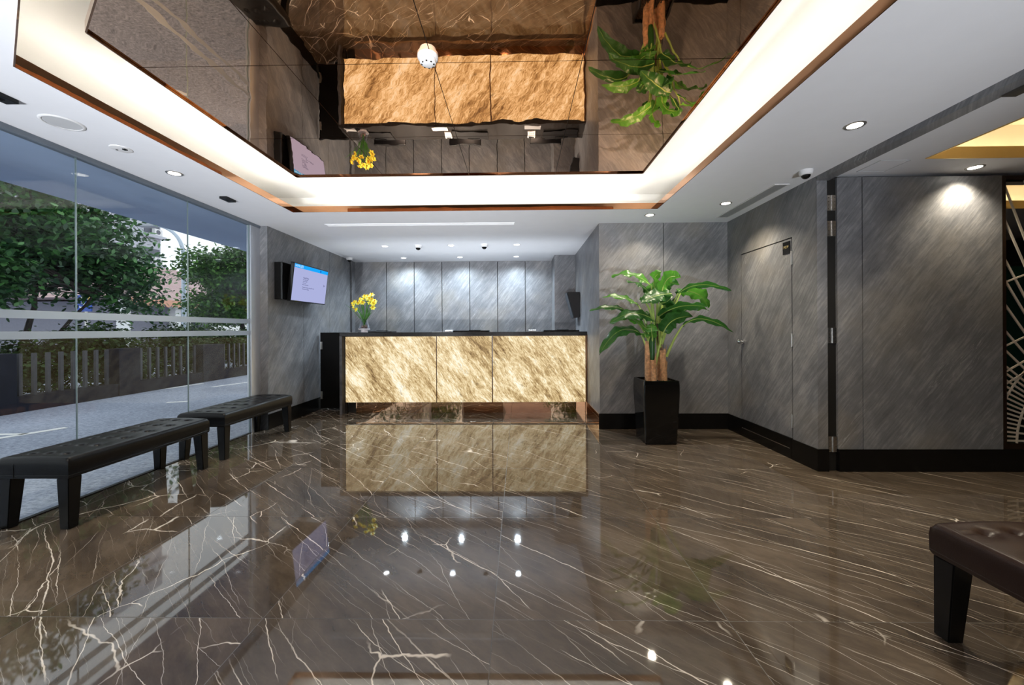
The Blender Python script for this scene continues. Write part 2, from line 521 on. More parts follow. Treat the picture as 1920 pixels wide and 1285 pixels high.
def foliage_mat(name, dark, light, rough=0.45, sat=0.25):
    t = NT(name)
    g = t.n('ShaderNodeNewGeometry')
    r_ = g.outputs['Random Per Island']
    col = t.ramp(r_, [(0.0, dark), (0.6, tuple((a + b) / 2 * 0.8 for a, b in zip(dark, light))), (1.0, light)])
    pb = t.n('ShaderNodeBsdfPrincipled')
    t.set(pb.inputs['Base Color'], col); pb.inputs['Roughness'].default_value = rough
    tl = t.n('ShaderNodeBsdfTranslucent'); t.set(tl.inputs[0], col)
    mx = t.n('ShaderNodeMixShader'); mx.inputs[0].default_value = sat
    t.t.links.new(pb.outputs[0], mx.inputs[1]); t.t.links.new(tl.outputs[0], mx.inputs[2])
    t.t.links.new(mx.outputs[0], t.out.inputs[0])
    return t.m
M['tree_leaf'] = foliage_mat('dark_green_tree_leaves', (0.010, 0.050, 0.020), (0.11, 0.30, 0.08), 0.32)
M['tree_leaf_light'] = foliage_mat('mid_green_tree_leaves', (0.022, 0.080, 0.018), (0.16, 0.36, 0.07))
M['hedge_leaf'] = foliage_mat('hedge_leaves', (0.014, 0.040, 0.012), (0.08, 0.15, 0.035))
M['bark'] = plain('tree_bark', (0.035, 0.025, 0.020), 0.8, var=0.4, scale=30)

def banana_leaf(name, a, b):
    t = NT(name)
    tc = t.n('ShaderNodeTexCoord')
    sp = t.n('ShaderNodeSeparateXYZ'); t.t.links.new(tc.outputs['UV'], sp.inputs[0])
    v = sp.outputs[1]; u = sp.outputs[0]
    av = t.math('ABSOLUTE', t.math('SUBTRACT', v, 0.5))
    st = t.math('SINE', t.math('MULTIPLY', t.math('ADD', u, t.math('MULTIPLY', av, 0.12)), 210))
    rib = t.maprange(av, 0.0, 0.045, 1, 0)
    p = t.pos()[0]
    nz = t.noise(p, 7, 3)
    col = t.mix(nz, a, b)
    col = t.mix(t.math('MULTIPLY', t.maprange(st, 0.2, 1), 0.18), col, tuple(x * 1.5 for x in b))
    col = t.mix(t.math('MULTIPLY', rib, 0.8), col, (0.22, 0.36, 0.06))
    nm = t.bump(t.math('ADD', t.math('MULTIPLY', st, 0.3), rib), 0.25, 0.003)
    pb = t.n('ShaderNodeBsdfPrincipled'); t.set(pb.inputs['Base Color'], col); pb.inputs['Roughness'].default_value = 0.33
    t.set(pb.inputs['Normal'], nm)
    tl = t.n('ShaderNodeBsdfTranslucent'); t.set(tl.inputs[0], col)
    mx = t.n('ShaderNodeMixShader'); mx.inputs[0].default_value = 0.28
    t.t.links.new(pb.outputs[0], mx.inputs[1]); t.t.links.new(tl.outputs[0], mx.inputs[2])
    t.t.links.new(mx.outputs[0], t.out.inputs[0])
    return t.m
M['banana_dark'] = banana_leaf('banana_leaf_dark', (0.016, 0.085, 0.018), (0.045, 0.17, 0.028))
M['banana_light'] = banana_leaf('banana_leaf_light', (0.045, 0.20, 0.020), (0.13, 0.38, 0.045))
M['petiole'] = plain('pale_green_stalk', (0.36, 0.50, 0.12), 0.4, var=0.2, scale=12)
M['trunk'] = plain('tan_fibrous_trunk', (0.60, 0.34, 0.17), 0.65, var=0.35, scale=35)
M['soil'] = plain('soil', (0.030, 0.018, 0.012), 0.9, var=0.5, scale=50)
def paving():
    t = NT('speckled_grey_paving')
    p, X, Y, Z = t.pos()
    n1 = t.noise(t.comb(t.math('MULTIPLY', X, 8), t.math('MULTIPLY', Y, 60), 0), 1, 4, 0.75)
    n2 = t.noise(p, 28, 4, 0.8)
    n3 = t.noise(p, 0.7, 3)
    m = t.math('ADD', t.math('ADD', t.math('MULTIPLY', n1, 0.35), t.math('MULTIPLY', n2, 0.45)), t.math('MULTIPLY', n3, 0.2))
    c = t.ramp(m, [(0.40, (0.13, 0.15, 0.20)), (0.5, (0.30, 0.335, 0.42)), (0.60, (0.50, 0.54, 0.65))])
    t.pbr(c, 0.6, 0, t.bump(n2, 0.2, 0.004))
    return t.m
M['paving'] = paving()
M['line'] = plain('white_road_paint', (0.82, 0.82, 0.80), 0.6, var=0.06)
M['fence'] = plain('dark_grey_render', (0.014, 0.016, 0.026), 0.7, var=0.12, scale=6, spec=0.2)
M['fence_metal'] = plain('dark_grey_post', (0.026, 0.030, 0.042), 0.45, var=0.05)

# ================================================================== SETTING
GX, LX, RX = -3.06, -2.95, 2.43          # glass line, left stone wall, right stone wall
WY, BY, PY = 4.65, 7.14, 3.275           # plant wall, back wall, folding panel wall
H = 2.40
AX = 0.945                                # alcove right wall

struct('floor', mk(GX - 0.03, 7.0, -2.6, BY + 0.1, -0.06, 0.0), M['marble'])

# --- ceiling slab with the cove opening cut out (chamfered front left corner)
OX0, OX1, OY0, OY1 = -2.345, 1.437, 0.60, 4.11
def cham_x(y, x0=-2.345, y0=1.811): return x0 + (y0 - y) * 0.486 / 0.36
bm = B()
T0, T1 = H, H + 0.05
box(bm, GX - 0.06, OX0, -2.6, WY + 2.6, T0, T1)
box(bm, OX0, OX1, OY1, WY + 2.6, T0, T1)
box(bm, OX1, RX, -2.6, WY + 2.6, T0, T1)
box(bm, OX0, OX1, -2.6, OY0, T0, T1)
prism(bm, [(OX0, OY0), (cham_x(OY0), OY0), (OX0, 1.811)], T0, T1)
struct('ceiling', bm, M['ceiling'])

# --- cove chamber above the opening
bm = B()
e, eb = 0.46, 0.50
box(bm, OX0 - e, OX1 + e, OY0 - e, OY1 + eb, 2.72, 2.76)
box(bm, OX0 - e - 0.03, OX0 - e, OY0 - e, OY1 + eb, T1, 2.76)
box(bm, OX1 + e, OX1 + e + 0.03, OY0 - e, OY1 + eb, T1, 2.76)
box(bm, OX0 - e, OX1 + e, OY1 + eb, OY1 + eb + 0.03, T1, 2.76)
box(bm, OX0 - e, OX1 + e, OY0 - e - 0.03, OY0 - e, T1, 2.76)
struct('ceiling_cove', bm, M['cove'])

# --- bronze mirror fascia round the opening
per = [(OX0, 1.811), (cham_x(OY0), OY0), (OX1, OY0), (OX1, OY1), (OX0, OY1)]
bm = B()
def wallstrip(bm, a, b, z0, z1, th, inward=-1):
    a = Vector((*a, 0)); b = Vector((*b, 0)); d = (b - a).normalized()
    n_ = Vector((d.y, -d.x, 0)) * th          # away from the polygon interior for CCW order
    q = [a, b, b + n_, a + n_]
    prism(bm, [(v.x, v.y) for v in (q if (q[1] - q[0]).cross(q[2] - q[1]).z > 0 else reversed(q))], z0, z1)
for i in range(5):
    wallstrip(bm, per[i], per[(i + 1) % 5], H - 0.002, 2.459, -0.006)
bm2 = bm
struct('trim_1', bm2, M['bronze_trim'])
# LED strips lying on the ledge behind the fascia
def led(bm, a, b, d_off, z, w=0.02):
    a = Vector((*a, 0)); b = Vector((*b, 0)); d = (b - a).normalized()
    n_ = Vector((d.y, -d.x, 0))
    q = [a + n_ * d_off + d * 0.05, b + n_ * d_off - d * 0.05, b + n_ * (d_off + w) - d * 0.05, a + n_ * (d_off + w) + d * 0.05]
    prism(bm, [(v.x, v.y) for v in q][::-1] if (q[1] - q[0]).cross(q[2] - q[1]).z < 0 else [(v.x, v.y) for v in q], z, z + 0.008)
where = ['chamfered corner near the camera', 'front edge, above the camera', 'right edge beside the white ceiling', 'back edge above the reception', 'left edge beside the glass wall']
for i in range(5):
    bm = B(); led(bm, per[i], per[(i + 1) % 5], 0.09, T1 + 0.001)
    tag(obj('led_strip', bm, M['strip']), 'warm LED strip hidden behind the bronze cove fascia, ' + where[i], 'light strip', 'LED strips in the cove')

# --- suspended bronze mirror raft, square panels
MZ = 2.56
mx_ = [-1.994, -1.213, -0.438, 0.338, 1.113]
my_ = [0.75, 1.285, 2.072, 2.862, 3.556]
mroot = thing('ceiling_mirror', 'suspended ceiling raft of square bronze mirror panels above the lobby', 'ceiling mirror', (-0.44, 2.1, MZ))
def clip(poly, f_):
    out = []
    for i in range(len(poly)):
        a, b = poly[i], poly[(i + 1) % len(poly)]
        fa, fb = f_(a), f_(b)
        if fa >= 0: out.append(a)
        if (fa >= 0) != (fb >= 0):
            t_ = fa / (fa - fb)
            out.append((a[0] + (b[0] - a[0]) * t_, a[1] + (b[1] - a[1]) * t_))
    return out
chf = lambda p: (p[0] + 1.994) * 0.36 + (p[1] - 1.811) * 0.486
for i in range(4):
    for j in range(4):
        g = 0.002
        poly = [(mx_[i] + g, my_[j] + g), (mx_[i + 1] - g, my_[j] + g), (mx_[i + 1] - g, my_[j + 1] - g), (mx_[i] + g, my_[j + 1] - g)]
        poly = clip(poly, chf)
        if len(poly) >= 3:
            obj('mirror_panel', prism(B(), poly, MZ, MZ + 0.006), M['bronze_mirror'], mroot)
bm = B()
outl = clip([(mx_[0], my_[0]), (mx_[4], my_[0]), (mx_[4], my_[4]), (mx_[0], my_[4])], chf)
prism(bm, outl, MZ + 0.0065, MZ + 0.04)
obj('backing_board', bm, M['dark_gap'], mroot)
bm = B()
for i in range(len(outl)):
    wallstrip(bm, outl[i], outl[(i + 1) % len(outl)], MZ - 0.012, MZ + 0.04, 0.007)
obj('edge_trim', bm, M['bronze_trim'], mroot)
for hx, hy in ((-1.4, 1.9), (0.7, 1.3), (0.7, 3.0), (-1.4, 3.0)):
    bm = B(); box(bm, hx - .02, hx + .02, hy - .02, hy + .02, MZ + 0.04, 2.72)
    obj('hanger', bm, M['dark_gap'], mroot)

# --- stone walls
def stone_xz(bm, x0, x1, y0, y1, z0, z1, joints=(), g=0.007, back=0.012):
    """wall lying along X; joints are x positions of shadow gaps"""
    xs = [x0] + [j for j in joints] + [x1]
    for a, b in zip(xs, xs[1:]):
        box(bm, a + (g / 2 if a != x0 else 0), b - (g / 2 if b != x1 else 0), y0, y1, z0, z1)
    return bm
def stone_yz(bm, x0, x1, y0, y1, z0, z1, joints=(), g=0.007):
    ys = [y0] + list(joints) + [y1]
    for a, b in zip(ys, ys[1:]):
        box(bm, x0, x1, a + (g / 2 if a != y0 else 0), b - (g / 2 if b != y1 else 0), z0, z1)
    return bm
SK = 0.18
# back wall of the reception alcove
bm = stone_xz(B(), LX - 0.12, 0.95, BY, BY + 0.03, 0, H, [-2.379, -1.876, -1.373, -0.872, -0.371, 0.128], 0.012)
w = struct('wall_back', bm, M['slate_right'])
obj('wall_core', mk(LX - 0.12, 1.1, BY + 0.031, BY + 0.12, 0, H), M['dark_gap'], w)
# pilaster at the right end of the alcove
struct('wall_pilaster', mk(0.602, AX, 6.60, BY, 0, H), M['slate_right'])
# left wall, TV hangs here
bm = B()
stone_yz(bm, LX - 0.03, LX, 4.65, 6.924, 0, H, [5.414, 6.168])
box(bm, LX - 0.03, LX, 7.01, BY, 0, H)
w = struct('wall_left', bm, M['slate_left'])
obj('wall_core', mk(LX - 0.16, LX - 0.031, 4.66, BY + 0.1, 0, H), M['dark_gap'], w)
obj('wall_end', mk(LX - 0.165, LX, 4.63, 4.6495, 0, H), M['slate_right'], w)
# alcove right wall
bm = mk(AX, AX + 0.03, WY + 0.0305, BY, 0, H)
struct('wall_alcove_right', bm, M['slate_right'])
# wall behind the plant
bm = stone_xz(B(), AX, RX, WY, WY + 0.03, 0, H, [1.691])
w = struct('wall_plant', bm, M['slate_right'])
obj('wall_core', mk(AX + 0.031, RX + 0.2, WY + 0.031, WY + 0.1, 0, H), M['dark_gap'], w)

# right wall with the concealed door
DY0, DY1, DZ = 3.568, 4.366, 1.962
g = 0.011
bm = B()
box(bm, RX, RX + 0.03, PY + 0.004, DY0 - g / 2, SK, H)
box(bm, RX, RX + 0.03, DY1 + g / 2, WY, SK, H)
box(bm, RX, RX + 0.03, DY0 - g / 2, DY1 + g / 2, DZ + g, H)
w = struct('wall_right', bm, M['slate_right'])
obj('wall_core', mk(RX + 0.031, RX + 0.08, PY + 0.02, WY, 0, H), M['dark_gap'], w)
obj('wall_end', mk(RX, RX + 0.082, PY - 0.006, PY + 0.003, SK, 2.375), M['slate_right'], w)
d = struct('door_1', mk(RX, RX + 0.03, DY0 + g / 2, DY1 - g / 2, SK + 0.004, DZ), M['slate_right'])
def hinge_yz(y, z0, z1, x):
    bm = B()
    box(bm, x - 0.004, x + 0.002, y - 0.014, y + 0.004, z0, z1, 0.0015)
    tube(bm, [(x - 0.006, y, z0 - 0.002), (x - 0.006, y, z1 + 0.002)], 0.0055, 10)
    return bm
for z0 in (0.28, 1.00, 1.73):
    obj('door_hinge', hinge_yz(DY0, z0, z0 + 0.115, RX), M['steel'], d, smooth=True)
bm = B()
tube(bm, [(RX, 4.335, 1.02), (RX - 0.012, 4.335, 1.02)], 0.026, 20)
tube(bm, [(RX - 0.010, 4.335, 1.02), (RX - 0.025, 4.335, 1.02), (RX - 0.035, 4.335, 1.02), (RX - 0.055, 4.335, 1.02), (RX - 0.066, 4.335, 1.02)], [0.010, 0.011, 0.022, 0.026, 0.014], 20)
obj('door_knob', bm, M['chrome'], d, smooth=True)
obj('threshold_strip', mk(RX - 0.0135, RX - 0.0125, DY0 + 0.02, DY1 - 0.02, 0.088, 0.094), M['steel'], d)
sg = thing('door_sign', 'small black plaque reading MDF in the top corner of the concealed stone door', 'sign', (RX - 0.004, 3.63, 1.84))
obj('plate', mk(RX - 0.006, RX - 0.0005, 3.585, 3.68, 1.835, 1.945, 0.001), M['black_gloss'], sg)
Mx = Matrix.Translation((RX - 0.0072, 3.633, 1.895)) @ Matrix.Rotation(R(-90), 4, 'Z') @ Matrix.Rotation(R(90), 4, 'X')
obj('lettering', text_bm('MDF', 0.034, Mx), plain('gold_lettering', (0.70, 0.55, 0.25), 0.3, 0.7), sg)

# skirtings
struct('baseboard_left', mk(LX, LX + 0.012, 4.63, 7.0, 0, SK), M['black_wood'])
struct('baseboard_plant', mk(AX - 0.012, RX, WY - 0.012, WY, 0, SK), M['black_wood'])
bm = B()
box(bm, RX - 0.012, RX, PY - 0.018, DY0 - 0.003, 0, SK)
box(bm, RX - 0.012, RX, DY0 + 0.003, DY1 - 0.003, 0, SK)
box(bm, RX - 0.012, RX, DY1 + 0.003, WY - 0.012, 0, SK)
box(bm, RX, RX + 0.082, PY - 0.018, PY - 0.006, 0, SK)
struct('baseboard_right', bm, M['black_wood'])
struct('baseboard_alcove', mk(AX - 0.010, AX, WY, 5.56, 0, 0.165), M['bronze_mirror'])

# folding wall panel on the far right with the dark gap and its hinges
struct('wall_folding_gap', mk(RX + 0.083, 2.586, PY + 0.02, PY + 0.06, 0, H), M['dark_gap'])
bm = stone_xz(B(), 2.588, 3.90, PY - 0.012, PY + 0.03, SK, 2.385, [2.788])
w = folding_wall = struct('wall_folding', bm, M['slate_right'])
obj('wall_core', mk(2.588, 3.92, PY + 0.031, PY + 0.07, 0, 2.385), M['brown_wall'], w)
struct('baseboard_folding', mk(2.588, 6.0, PY - 0.026, PY + 0.03, 0, SK), M['black_wood'])
bm = mk(2.515, 2.585, PY + 0.005, PY + 0.02, 0.002, 2.375)
struct('trim_2', bm, M['dark_gap'])
def leaf_hinge(z, label, warm):
    mat = M['steel']
    bm = B(); box(bm, 2.517, 2.547, PY - 0.003, PY + 0.004, z, z + 0.125, 0.001); t_ = obj('gap_hinge', bm, mat, folding_wall)
    bm = B(); box(bm, 2.553, 2.583, PY - 0.006, PY + 0.004, z, z + 0.125, 0.001); obj('leaf_plate', bm, mat, t_)
    bm = B()
    for k in range(5):
        tube(bm, [(2.55, PY - 0.006, z + k * 0.025 + 0.001), (2.55, PY - 0.006, z + k * 0.025 + 0.024)], 0.0055, 10)
    obj('knuckle', bm, mat, t_, smooth=True)
    for k in range(4):
        for xx in (2.526, 2.574):
            bm = B(); tube(bm, [(xx, PY - 0.004, z + 0.015 + k * 0.03 + (0.006 if xx in (2.538, 2.562) else 0)), (xx, PY - 0.0075, z + 0.015 + k * 0.03 + (0.006 if xx in (2.538, 2.562) else 0))], 0.0025, 8)
            obj('screw', bm, M['dark_gap'], t_)
for z, l in ((2.118, 'steel hinge in the dark gap beside the folding stone panel, topmost'), (1.91, 'steel hinge in the dark gap, second from the top'),
             (1.04, 'steel hinge in the dark gap at door knob height'), (0.155, 'steel hinge in the dark gap, lowest, near the floor')):
    leaf_hinge(z, l, False)

# beam between the lobby and the room on the right
struct('trim_beam', mk(RX, 2.525, -2.6, PY - 0.006, 2.362, 2.46), M['slate_right'])

# --- side room on the right
bm = B()
box(bm, 2.525, 3.003, -2.6, PY, 2.41, 2.47)
box(bm, 3.003, 7.0, 2.976, 3.56, 2.41, 2.47)
box(bm, 2.525, 3.003, PY, 6.4, 2.41, 2.47)
box(bm, 3.003, 7.0, 4.25, 6.4, 2.41, 2.47)
box(bm, 6.6, 7.0, -2.6, 2.976, 2.41, 2.47)
box(bm, 3.003, 6.6, -2.6, -1.0, 2.41, 2.47)
side_ceiling = struct('ceiling_side', bm, M['ceiling'])
bm = B()
box(bm, 2.75, 6.9, -1.2, 3.19, 2.74, 2.78)
box(bm, 2.75, 2.78, -1.2, 3.19, 2.47, 2.74); box(bm, 2.78, 6.9, 3.16, 3.19, 2.47, 2.74)
box(bm, 6.87, 6.9, -1.2, 3.16, 2.47, 2.74); box(bm, 2.78, 6.87, -1.2, -1.17, 2.47, 2.74)
box(bm, 3.003, 7.0, 3.36, 4.46, 2.74, 2.78); box(bm, 3.003, 7.0, 3.33, 3.36, 2.47, 2.78); box(bm, 3.003, 7.0, 4.46, 4.49, 2.47, 2.78)
struct('ceiling_side_cove', bm, M['cove'])
M['gold_trim'] = plain('gold_trim', (0.85, 0.60, 0.22), 0.35, 0.5, var=0.03)
bm = B()
box(bm, 3.0035, 3.010, -1.0, 2.969, 2.405, 2.49); box(bm, 3.0035, 6.6, 2.969, 2.9755, 2.405, 2.49)
box(bm, 3.003, 7.0, 4.243, 4.2495, 2.405, 2.49)
struct('trim_3', bm, M['gold_trim'])
tag(obj('led_strip', mk(3.05, 6.5, 3.04, 3.06, 2.471, 2.479), M['strip_gold']), 'golden LED strip hidden behind the far rim of the side room cove', 'light strip', 'LED strips in the side room')
tag(obj('led_strip', mk(2.92, 2.94, -0.9, 2.9, 2.471, 2.479), M['strip_gold']), 'golden LED strip hidden behind the left rim of the side room cove', 'light strip', 'LED strips in the side room')
tag(obj('led_strip', mk(3.1, 6.5, 4.32, 4.34, 2.471, 2.479), M['strip_gold']), 'golden LED strip in the cove seen behind the lattice screen', 'light strip', 'LED strips in the side room')
struct('wall_side_far', mk(2.6, 7.0, 6.4, 6.45, 0, 2.41), M['brown_wall'])
struct('wall_side_right', mk(7.0, 7.05, -2.6, 6.45, 0, 2.8), M['brown_wall'])
struct('wall_side_inner', mk(2.6, 3.9, 4.9, 4.95, 0, 2.41), M['brown_wall'])
struct('wall_front', mk(RX, 7.0, -2.65, -2.6, 0, 2.8), M['brown_wall'])
# green cabinet glimpsed behind the lattice
gc = thing('display_cabinet', 'dark green cabinet in the room behind the lattice screen', 'cabinet', (5.8, 5.2, 0))
obj('body', mk(5.2, 6.6, 5.2, 5.6, 0, 2.0, 0.01), M['dark_gap'], gc)
obj('door', mk(5.25, 5.9, 5.185, 5.2, 0.1, 1.95, 0.004), plain('dark_green_lacquer', (0.01, 0.07, 0.05), 0.25), gc)
obj('door', mk(5.92, 6.55, 5.185, 5.2, 0.1, 1.95, 0.004), plain('dark_green_lacquer', (0.01, 0.07, 0.05), 0.25), gc)

# lattice screen
ls = thing('lattice_screen', 'cream metal fretwork screen with sunburst rays beside the folding stone panel', 'screen', (4.4, PY, SK))
LX0, LX1, LZ0, LZ1 = 3.93, 5.30, 0.222, 2.35
fr = B()
box(fr, 3.902, LX0, PY - 0.012, PY + 0.035, SK, 2.385)
box(fr, LX1, LX1 + 0.03, PY - 0.012, PY + 0.035, SK, 2.385)
box(fr, LX0, LX1, PY - 0.012, PY + 0.035, SK, LZ0)
box(fr, LX0, LX1, PY - 0.012, PY + 0.035, LZ1, 2.385)
obj('frame', fr, plain('bronze_brown_frame', (0.03, 0.016, 0.009), 0.3, 0.4), ls)
def bar2(bm, a, b, w_, y0, y1):
    a = Vector((a[0], 0, a[1])); b = Vector((b[0], 0, b[1]))
    d = (b - a).normalized(); n_ = Vector((-d.z, 0, d.x)) * w_ / 2
    q = [a + n_, b + n_, b - n_, a - n_]
    lo = [bm.verts.new((v.x, y0, v.z)) for v in q]; hi = [bm.verts.new((v.x, y1, v.z)) for v in q]
    bm.faces.new(lo); bm.faces.new(hi[::-1])
    for i in range(4): bm.faces.new((lo[i], hi[i], hi[(i + 1) % 4], lo[(i + 1) % 4]))
def seg_clip(p0, p1, x0, x1, z0, z1):
    t0, t1 = 0.0, 1.0
    dx, dz = p1[0] - p0[0], p1[1] - p0[1]
    for p_, q_ in ((-dx, p0[0] - x0), (dx, x1 - p0[0]), (-dz, p0[1] - z0), (dz, z1 - p0[1])):
        if abs(p_) < 1e-9:
            if q_ < 0: return None
        else:
            r_ = q_ / p_
            if p_ < 0: t0 = max(t0, r_)
            else: t1 = min(t1, r_)
    if t0 >= t1: return None
    return (p0[0] + dx * t0, p0[1] + dz * t0), (p0[0] + dx * t1, p0[1] + dz * t1)
la = B()
cx_, cz_ = 4.70, 0.225
angs = [1.6 + 2.68 * i for i in range(15)] + [44.4, 49.8, 55.6, 59.8, 62.7, 67, 69.8, 74, 79, 85, 90, 96, 102, 108, 115, 122, 130, 138, 147, 156, 165, 174]
for i_, a_ in enumerate(angs):
    dd = (-math.cos(R(a_)), math.sin(R(a_)))
    r0 = 0.68 if (i_ % 2 and a_ < 40) else 0.30
    s_ = seg_clip((cx_ + dd[0] * r0, cz_ + dd[1] * r0), (cx_ + dd[0] * 4, cz_ + dd[1] * 4), LX0, LX1, LZ0, LZ1)
    if s_: bar2(la, s_[0], s_[1], 0.014, PY - 0.004, PY + 0.004)
for rr in (0.30, 0.68, 0.845):
    n_ = 60
    for k in range(n_):
        a0, a1 = math.pi * k / n_, math.pi * (k + 1.02) / n_
        s_ = seg_clip((cx_ - rr * math.cos(a0), cz_ + rr * math.sin(a0)), (cx_ - rr * math.cos(a1), cz_ + rr * math.sin(a1)), LX0, LX1, LZ0, LZ1)
        if s_: bar2(la, s_[0], s_[1], 0.013, PY - 0.005, PY + 0.003)
for (zz0, sl) in ((1.525, 0.38), (1.01, 0.47), (0.80, 0.58), (0.70, 0.62)):
    s_ = seg_clip((LX0, zz0), (LX1, zz0 + (LX1 - LX0) * sl), LX0, LX1, LZ0, LZ1)
    if s_: bar2(la, s_[0], s_[1], 0.012, PY - 0.005, PY + 0.003)
obj('fretwork', la, M['lattice'], ls)

# --- glass wall on the left: panes, film bands, channels
joints = [-2.55, -1.2, 0.0, 1.775, 2.705, 3.635, 4.470]
for i in range(len(joints) - 1):
    y0, y1 = joints[i], joints[i + 1]
    w = struct('window_%d' % (i + 1), mk(GX - 0.006, GX + 0.006, y0 + 0.002, y1 - 0.004, 0.004, 2.37), M['pane'])
    bm = B()
    box(bm, GX - 0.0062, GX + 0.0062, y1 - 0.004, y1 - 0.002, 0.004, 2.37)
    obj('pane_edge', bm, M['glass_edge'], w)
    for z0, z1 in ((1.247, 1.298), (1.117, 1.166)):
        obj('frosted_band', mk(GX + 0.0065, GX + 0.0075, y0 + 0.004, y1 + 0.004, z0, z1), M['frost'], w)
bm = B()
box(bm, GX - 0.03, GX + 0.03, -2.55, 4.63, 2.37, H)
struct('trim_4', bm, M['channel'])
struct('trim_5', mk(GX - 0.02, GX + 0.012, -2.55, 4.63, 0.0, 0.006), M['dark_gap'])
struct('trim_6', mk(GX - 0.03, GX + 0.02, 4.475, 4.63, 0.0, 2.37), M['alu'])

# --- glazed front behind the camera (daylight, seen only in reflections)
for i, (a, b) in enumerate(((GX, -1.9), (-0.5, 2.1))):
    w = struct('window_%d' % (i + 7), mk(a + 0.03, b - 0.03, -2.562, -2.55, 0.02, 2.37), M['pane'])
    for x_ in (a, b):
        obj('window_frame', mk(x_ - 0.03, x_ + 0.03, -2.59, -2.53, 0, 2.38), M['alu'], w)
struct('wall_entrance', mk(-1.87, -0.53, -2.60, -2.54, 0, 2.399), plain('mahogany_panelling', (0.10, 0.035, 0.018), .35, var=.3, scale=6))

# ================================================================== OUTSIDE
gx = struct('ground', mk(-60, GX - 0.03, -30, 80, -0.08, 0.0), M['paving'])
struct('ground_front', mk(GX - 0.03, 20, -30, -2.65, -0.08, 0.0), M['paving'])
bm = B()
box(bm, -4.39, GX - 0.06, -5.0, 14, 2.45, 2.62)
box(bm, GX - 0.06, 7, -4.3, -2.65, 2.45, 2.62)
struct('ceiling_canopy', bm, M['soffit'])
# white parking lines
def gline(a, b, w_, label):
    a = Vector((*a, 0)); b = Vector((*b, 0)); d = (b - a).normalized(); n_ = Vector((-d.y, d.x, 0)) * w_ / 2
    q = [(v.x, v.y) for v in (a - n_, b - n_, b + n_, a + n_)]
    tag(obj('road_marking', prism(B(), q, 0.0005, 0.003), M['line']), label, 'road marking', 'white painted road markings')
gline((-5.92, 3.70), (-5.50, 4.74), 0.10, 'white painted line running diagonally on the paving, nearest, lower left')
gline((-6.3, 4.40), (-5.62, 4.44), 0.07, 'short white painted line meeting the nearest diagonal line')
gline((-7.15, 7.95), (-7.05, 8.75), 0.09, 'white painted line along the foot of the dark fence wall')
gline((-5.75, 6.40), (-5.50, 6.52), 0.09, 'short white paint dash in the middle of the paving')
gline((-6.4, 8.2), (-6.0, 9.4), 0.09, 'faint white painted line far off near the window edge')

# fence
fc = thing('fence', 'dark grey fence of low wall, square pillars and upright posts across the paving', 'fence', (-7.3, 8, 0))
obj('base_wall', mk(-7.42, -7.2, -2, 16, 0, 0.228), M['fence'], fc)
pill = [(2.9, 3.5), (4.95, 5.58), (7.04, 7.44), (8.95, 9.60), (11.1, 11.7), (13.2, 13.8)]
for a, b in pill:
    obj('pillar', mk(-7.43, -7.19, a, b, 0, 0.858, 0.004), M['fence'], fc)
for (a, b), (c, d_) in zip(pill, pill[1:]):
    n_ = 8
    for k in range(n_):
        y_ = b + (c - b) * (k + 0.7) / (n_ + 0.3)
        obj('post', mk(-7.33, -7.29, y_ - 0.022, y_ + 0.022, 0.228, 0.85), M['fence_metal'], fc)

# foliage
def leaf_quad(bm, c, size, rng, up=0.35):
    d = Vector((rng.gauss(0, 1), rng.gauss(0, 1), rng.gauss(0, 0.6) - up)).normalized()
    s, u = frame_of(d)
    an = rng.uniform(-0.9, 0.9)
    s = (s * math.cos(an) + u * math.sin(an))
    L = size * rng.uniform(0.7, 1.3); W = L * 0.27
    v = [bm.verts.new(c + d * a + s * b) for a, b in ((0, 0), (L * .4, W), (L * .75, W * .7), (L, 0), (L * .75, -W * .7), (L * .4, -W))]
    bm.faces.new(v)
def crown(rng, clumps, n, size, clus=0.16):
    bm = B()
    tot = sum(r_[1] ** 2 for r_ in clumps)
    for c, r_ in [(Vector(q[0]), q[1]) for q in clumps]:
        k = int(n * r_ * r_ / tot / 7)
        for _ in range(k):
            d = Vector((rng.gauss(0, 1), rng.gauss(0, 1), rng.gauss(0, 1))).normalized()
            rad = r_ * (1 - 0.55 * rng.random() ** 2.2)
            p = c + Vector((d.x * rad, d.y * rad, d.z * rad * 0.82))
            for _ in range(7):
                leaf_quad(bm, p + Vector((rng.gauss(0, clus), rng.gauss(0, clus), rng.gauss(0, clus * .6))), size, rng)
    return bm
def tree(label, base, stems, clumps, n, size, mat, seed, name='tree'):
    rng = random.Random(seed)
    t_ = thing(name, label, 'tree' if name == 'tree' else 'bush', base)
    bm = B()
    for pts, r0 in stems:
        m_ = bez(pts, 8)
        tube(bm, [p + Vector((rng.uniform(-.02, .02), rng.uniform(-.02, .02), 0)) for p in m_], [r0 * (1 - 0.6 * i / 8) for i in range(9)], 8)
    # twigs reaching into each clump
    for c, r_ in clumps:
        c = Vector(c)
        st = rng.choice(stems)[0][-1]
        for _ in range(3):
            e_ = c + Vector((rng.uniform(-1, 1), rng.uniform(-1, 1), rng.uniform(-.5, .8))) * r_ * 0.7
            tube(bm, bez([st, (Vector(st) + e_) / 2 + Vector((0, 0, 0.1)), e_], 5), [0.03, 0.025, 0.02, 0.014, 0.01, 0.006], 5)
    obj('trunk', bm, M['bark'], t_, smooth=True)
    obj('foliage', crown(rng, clumps, n, size), mat, t_)
    return t_
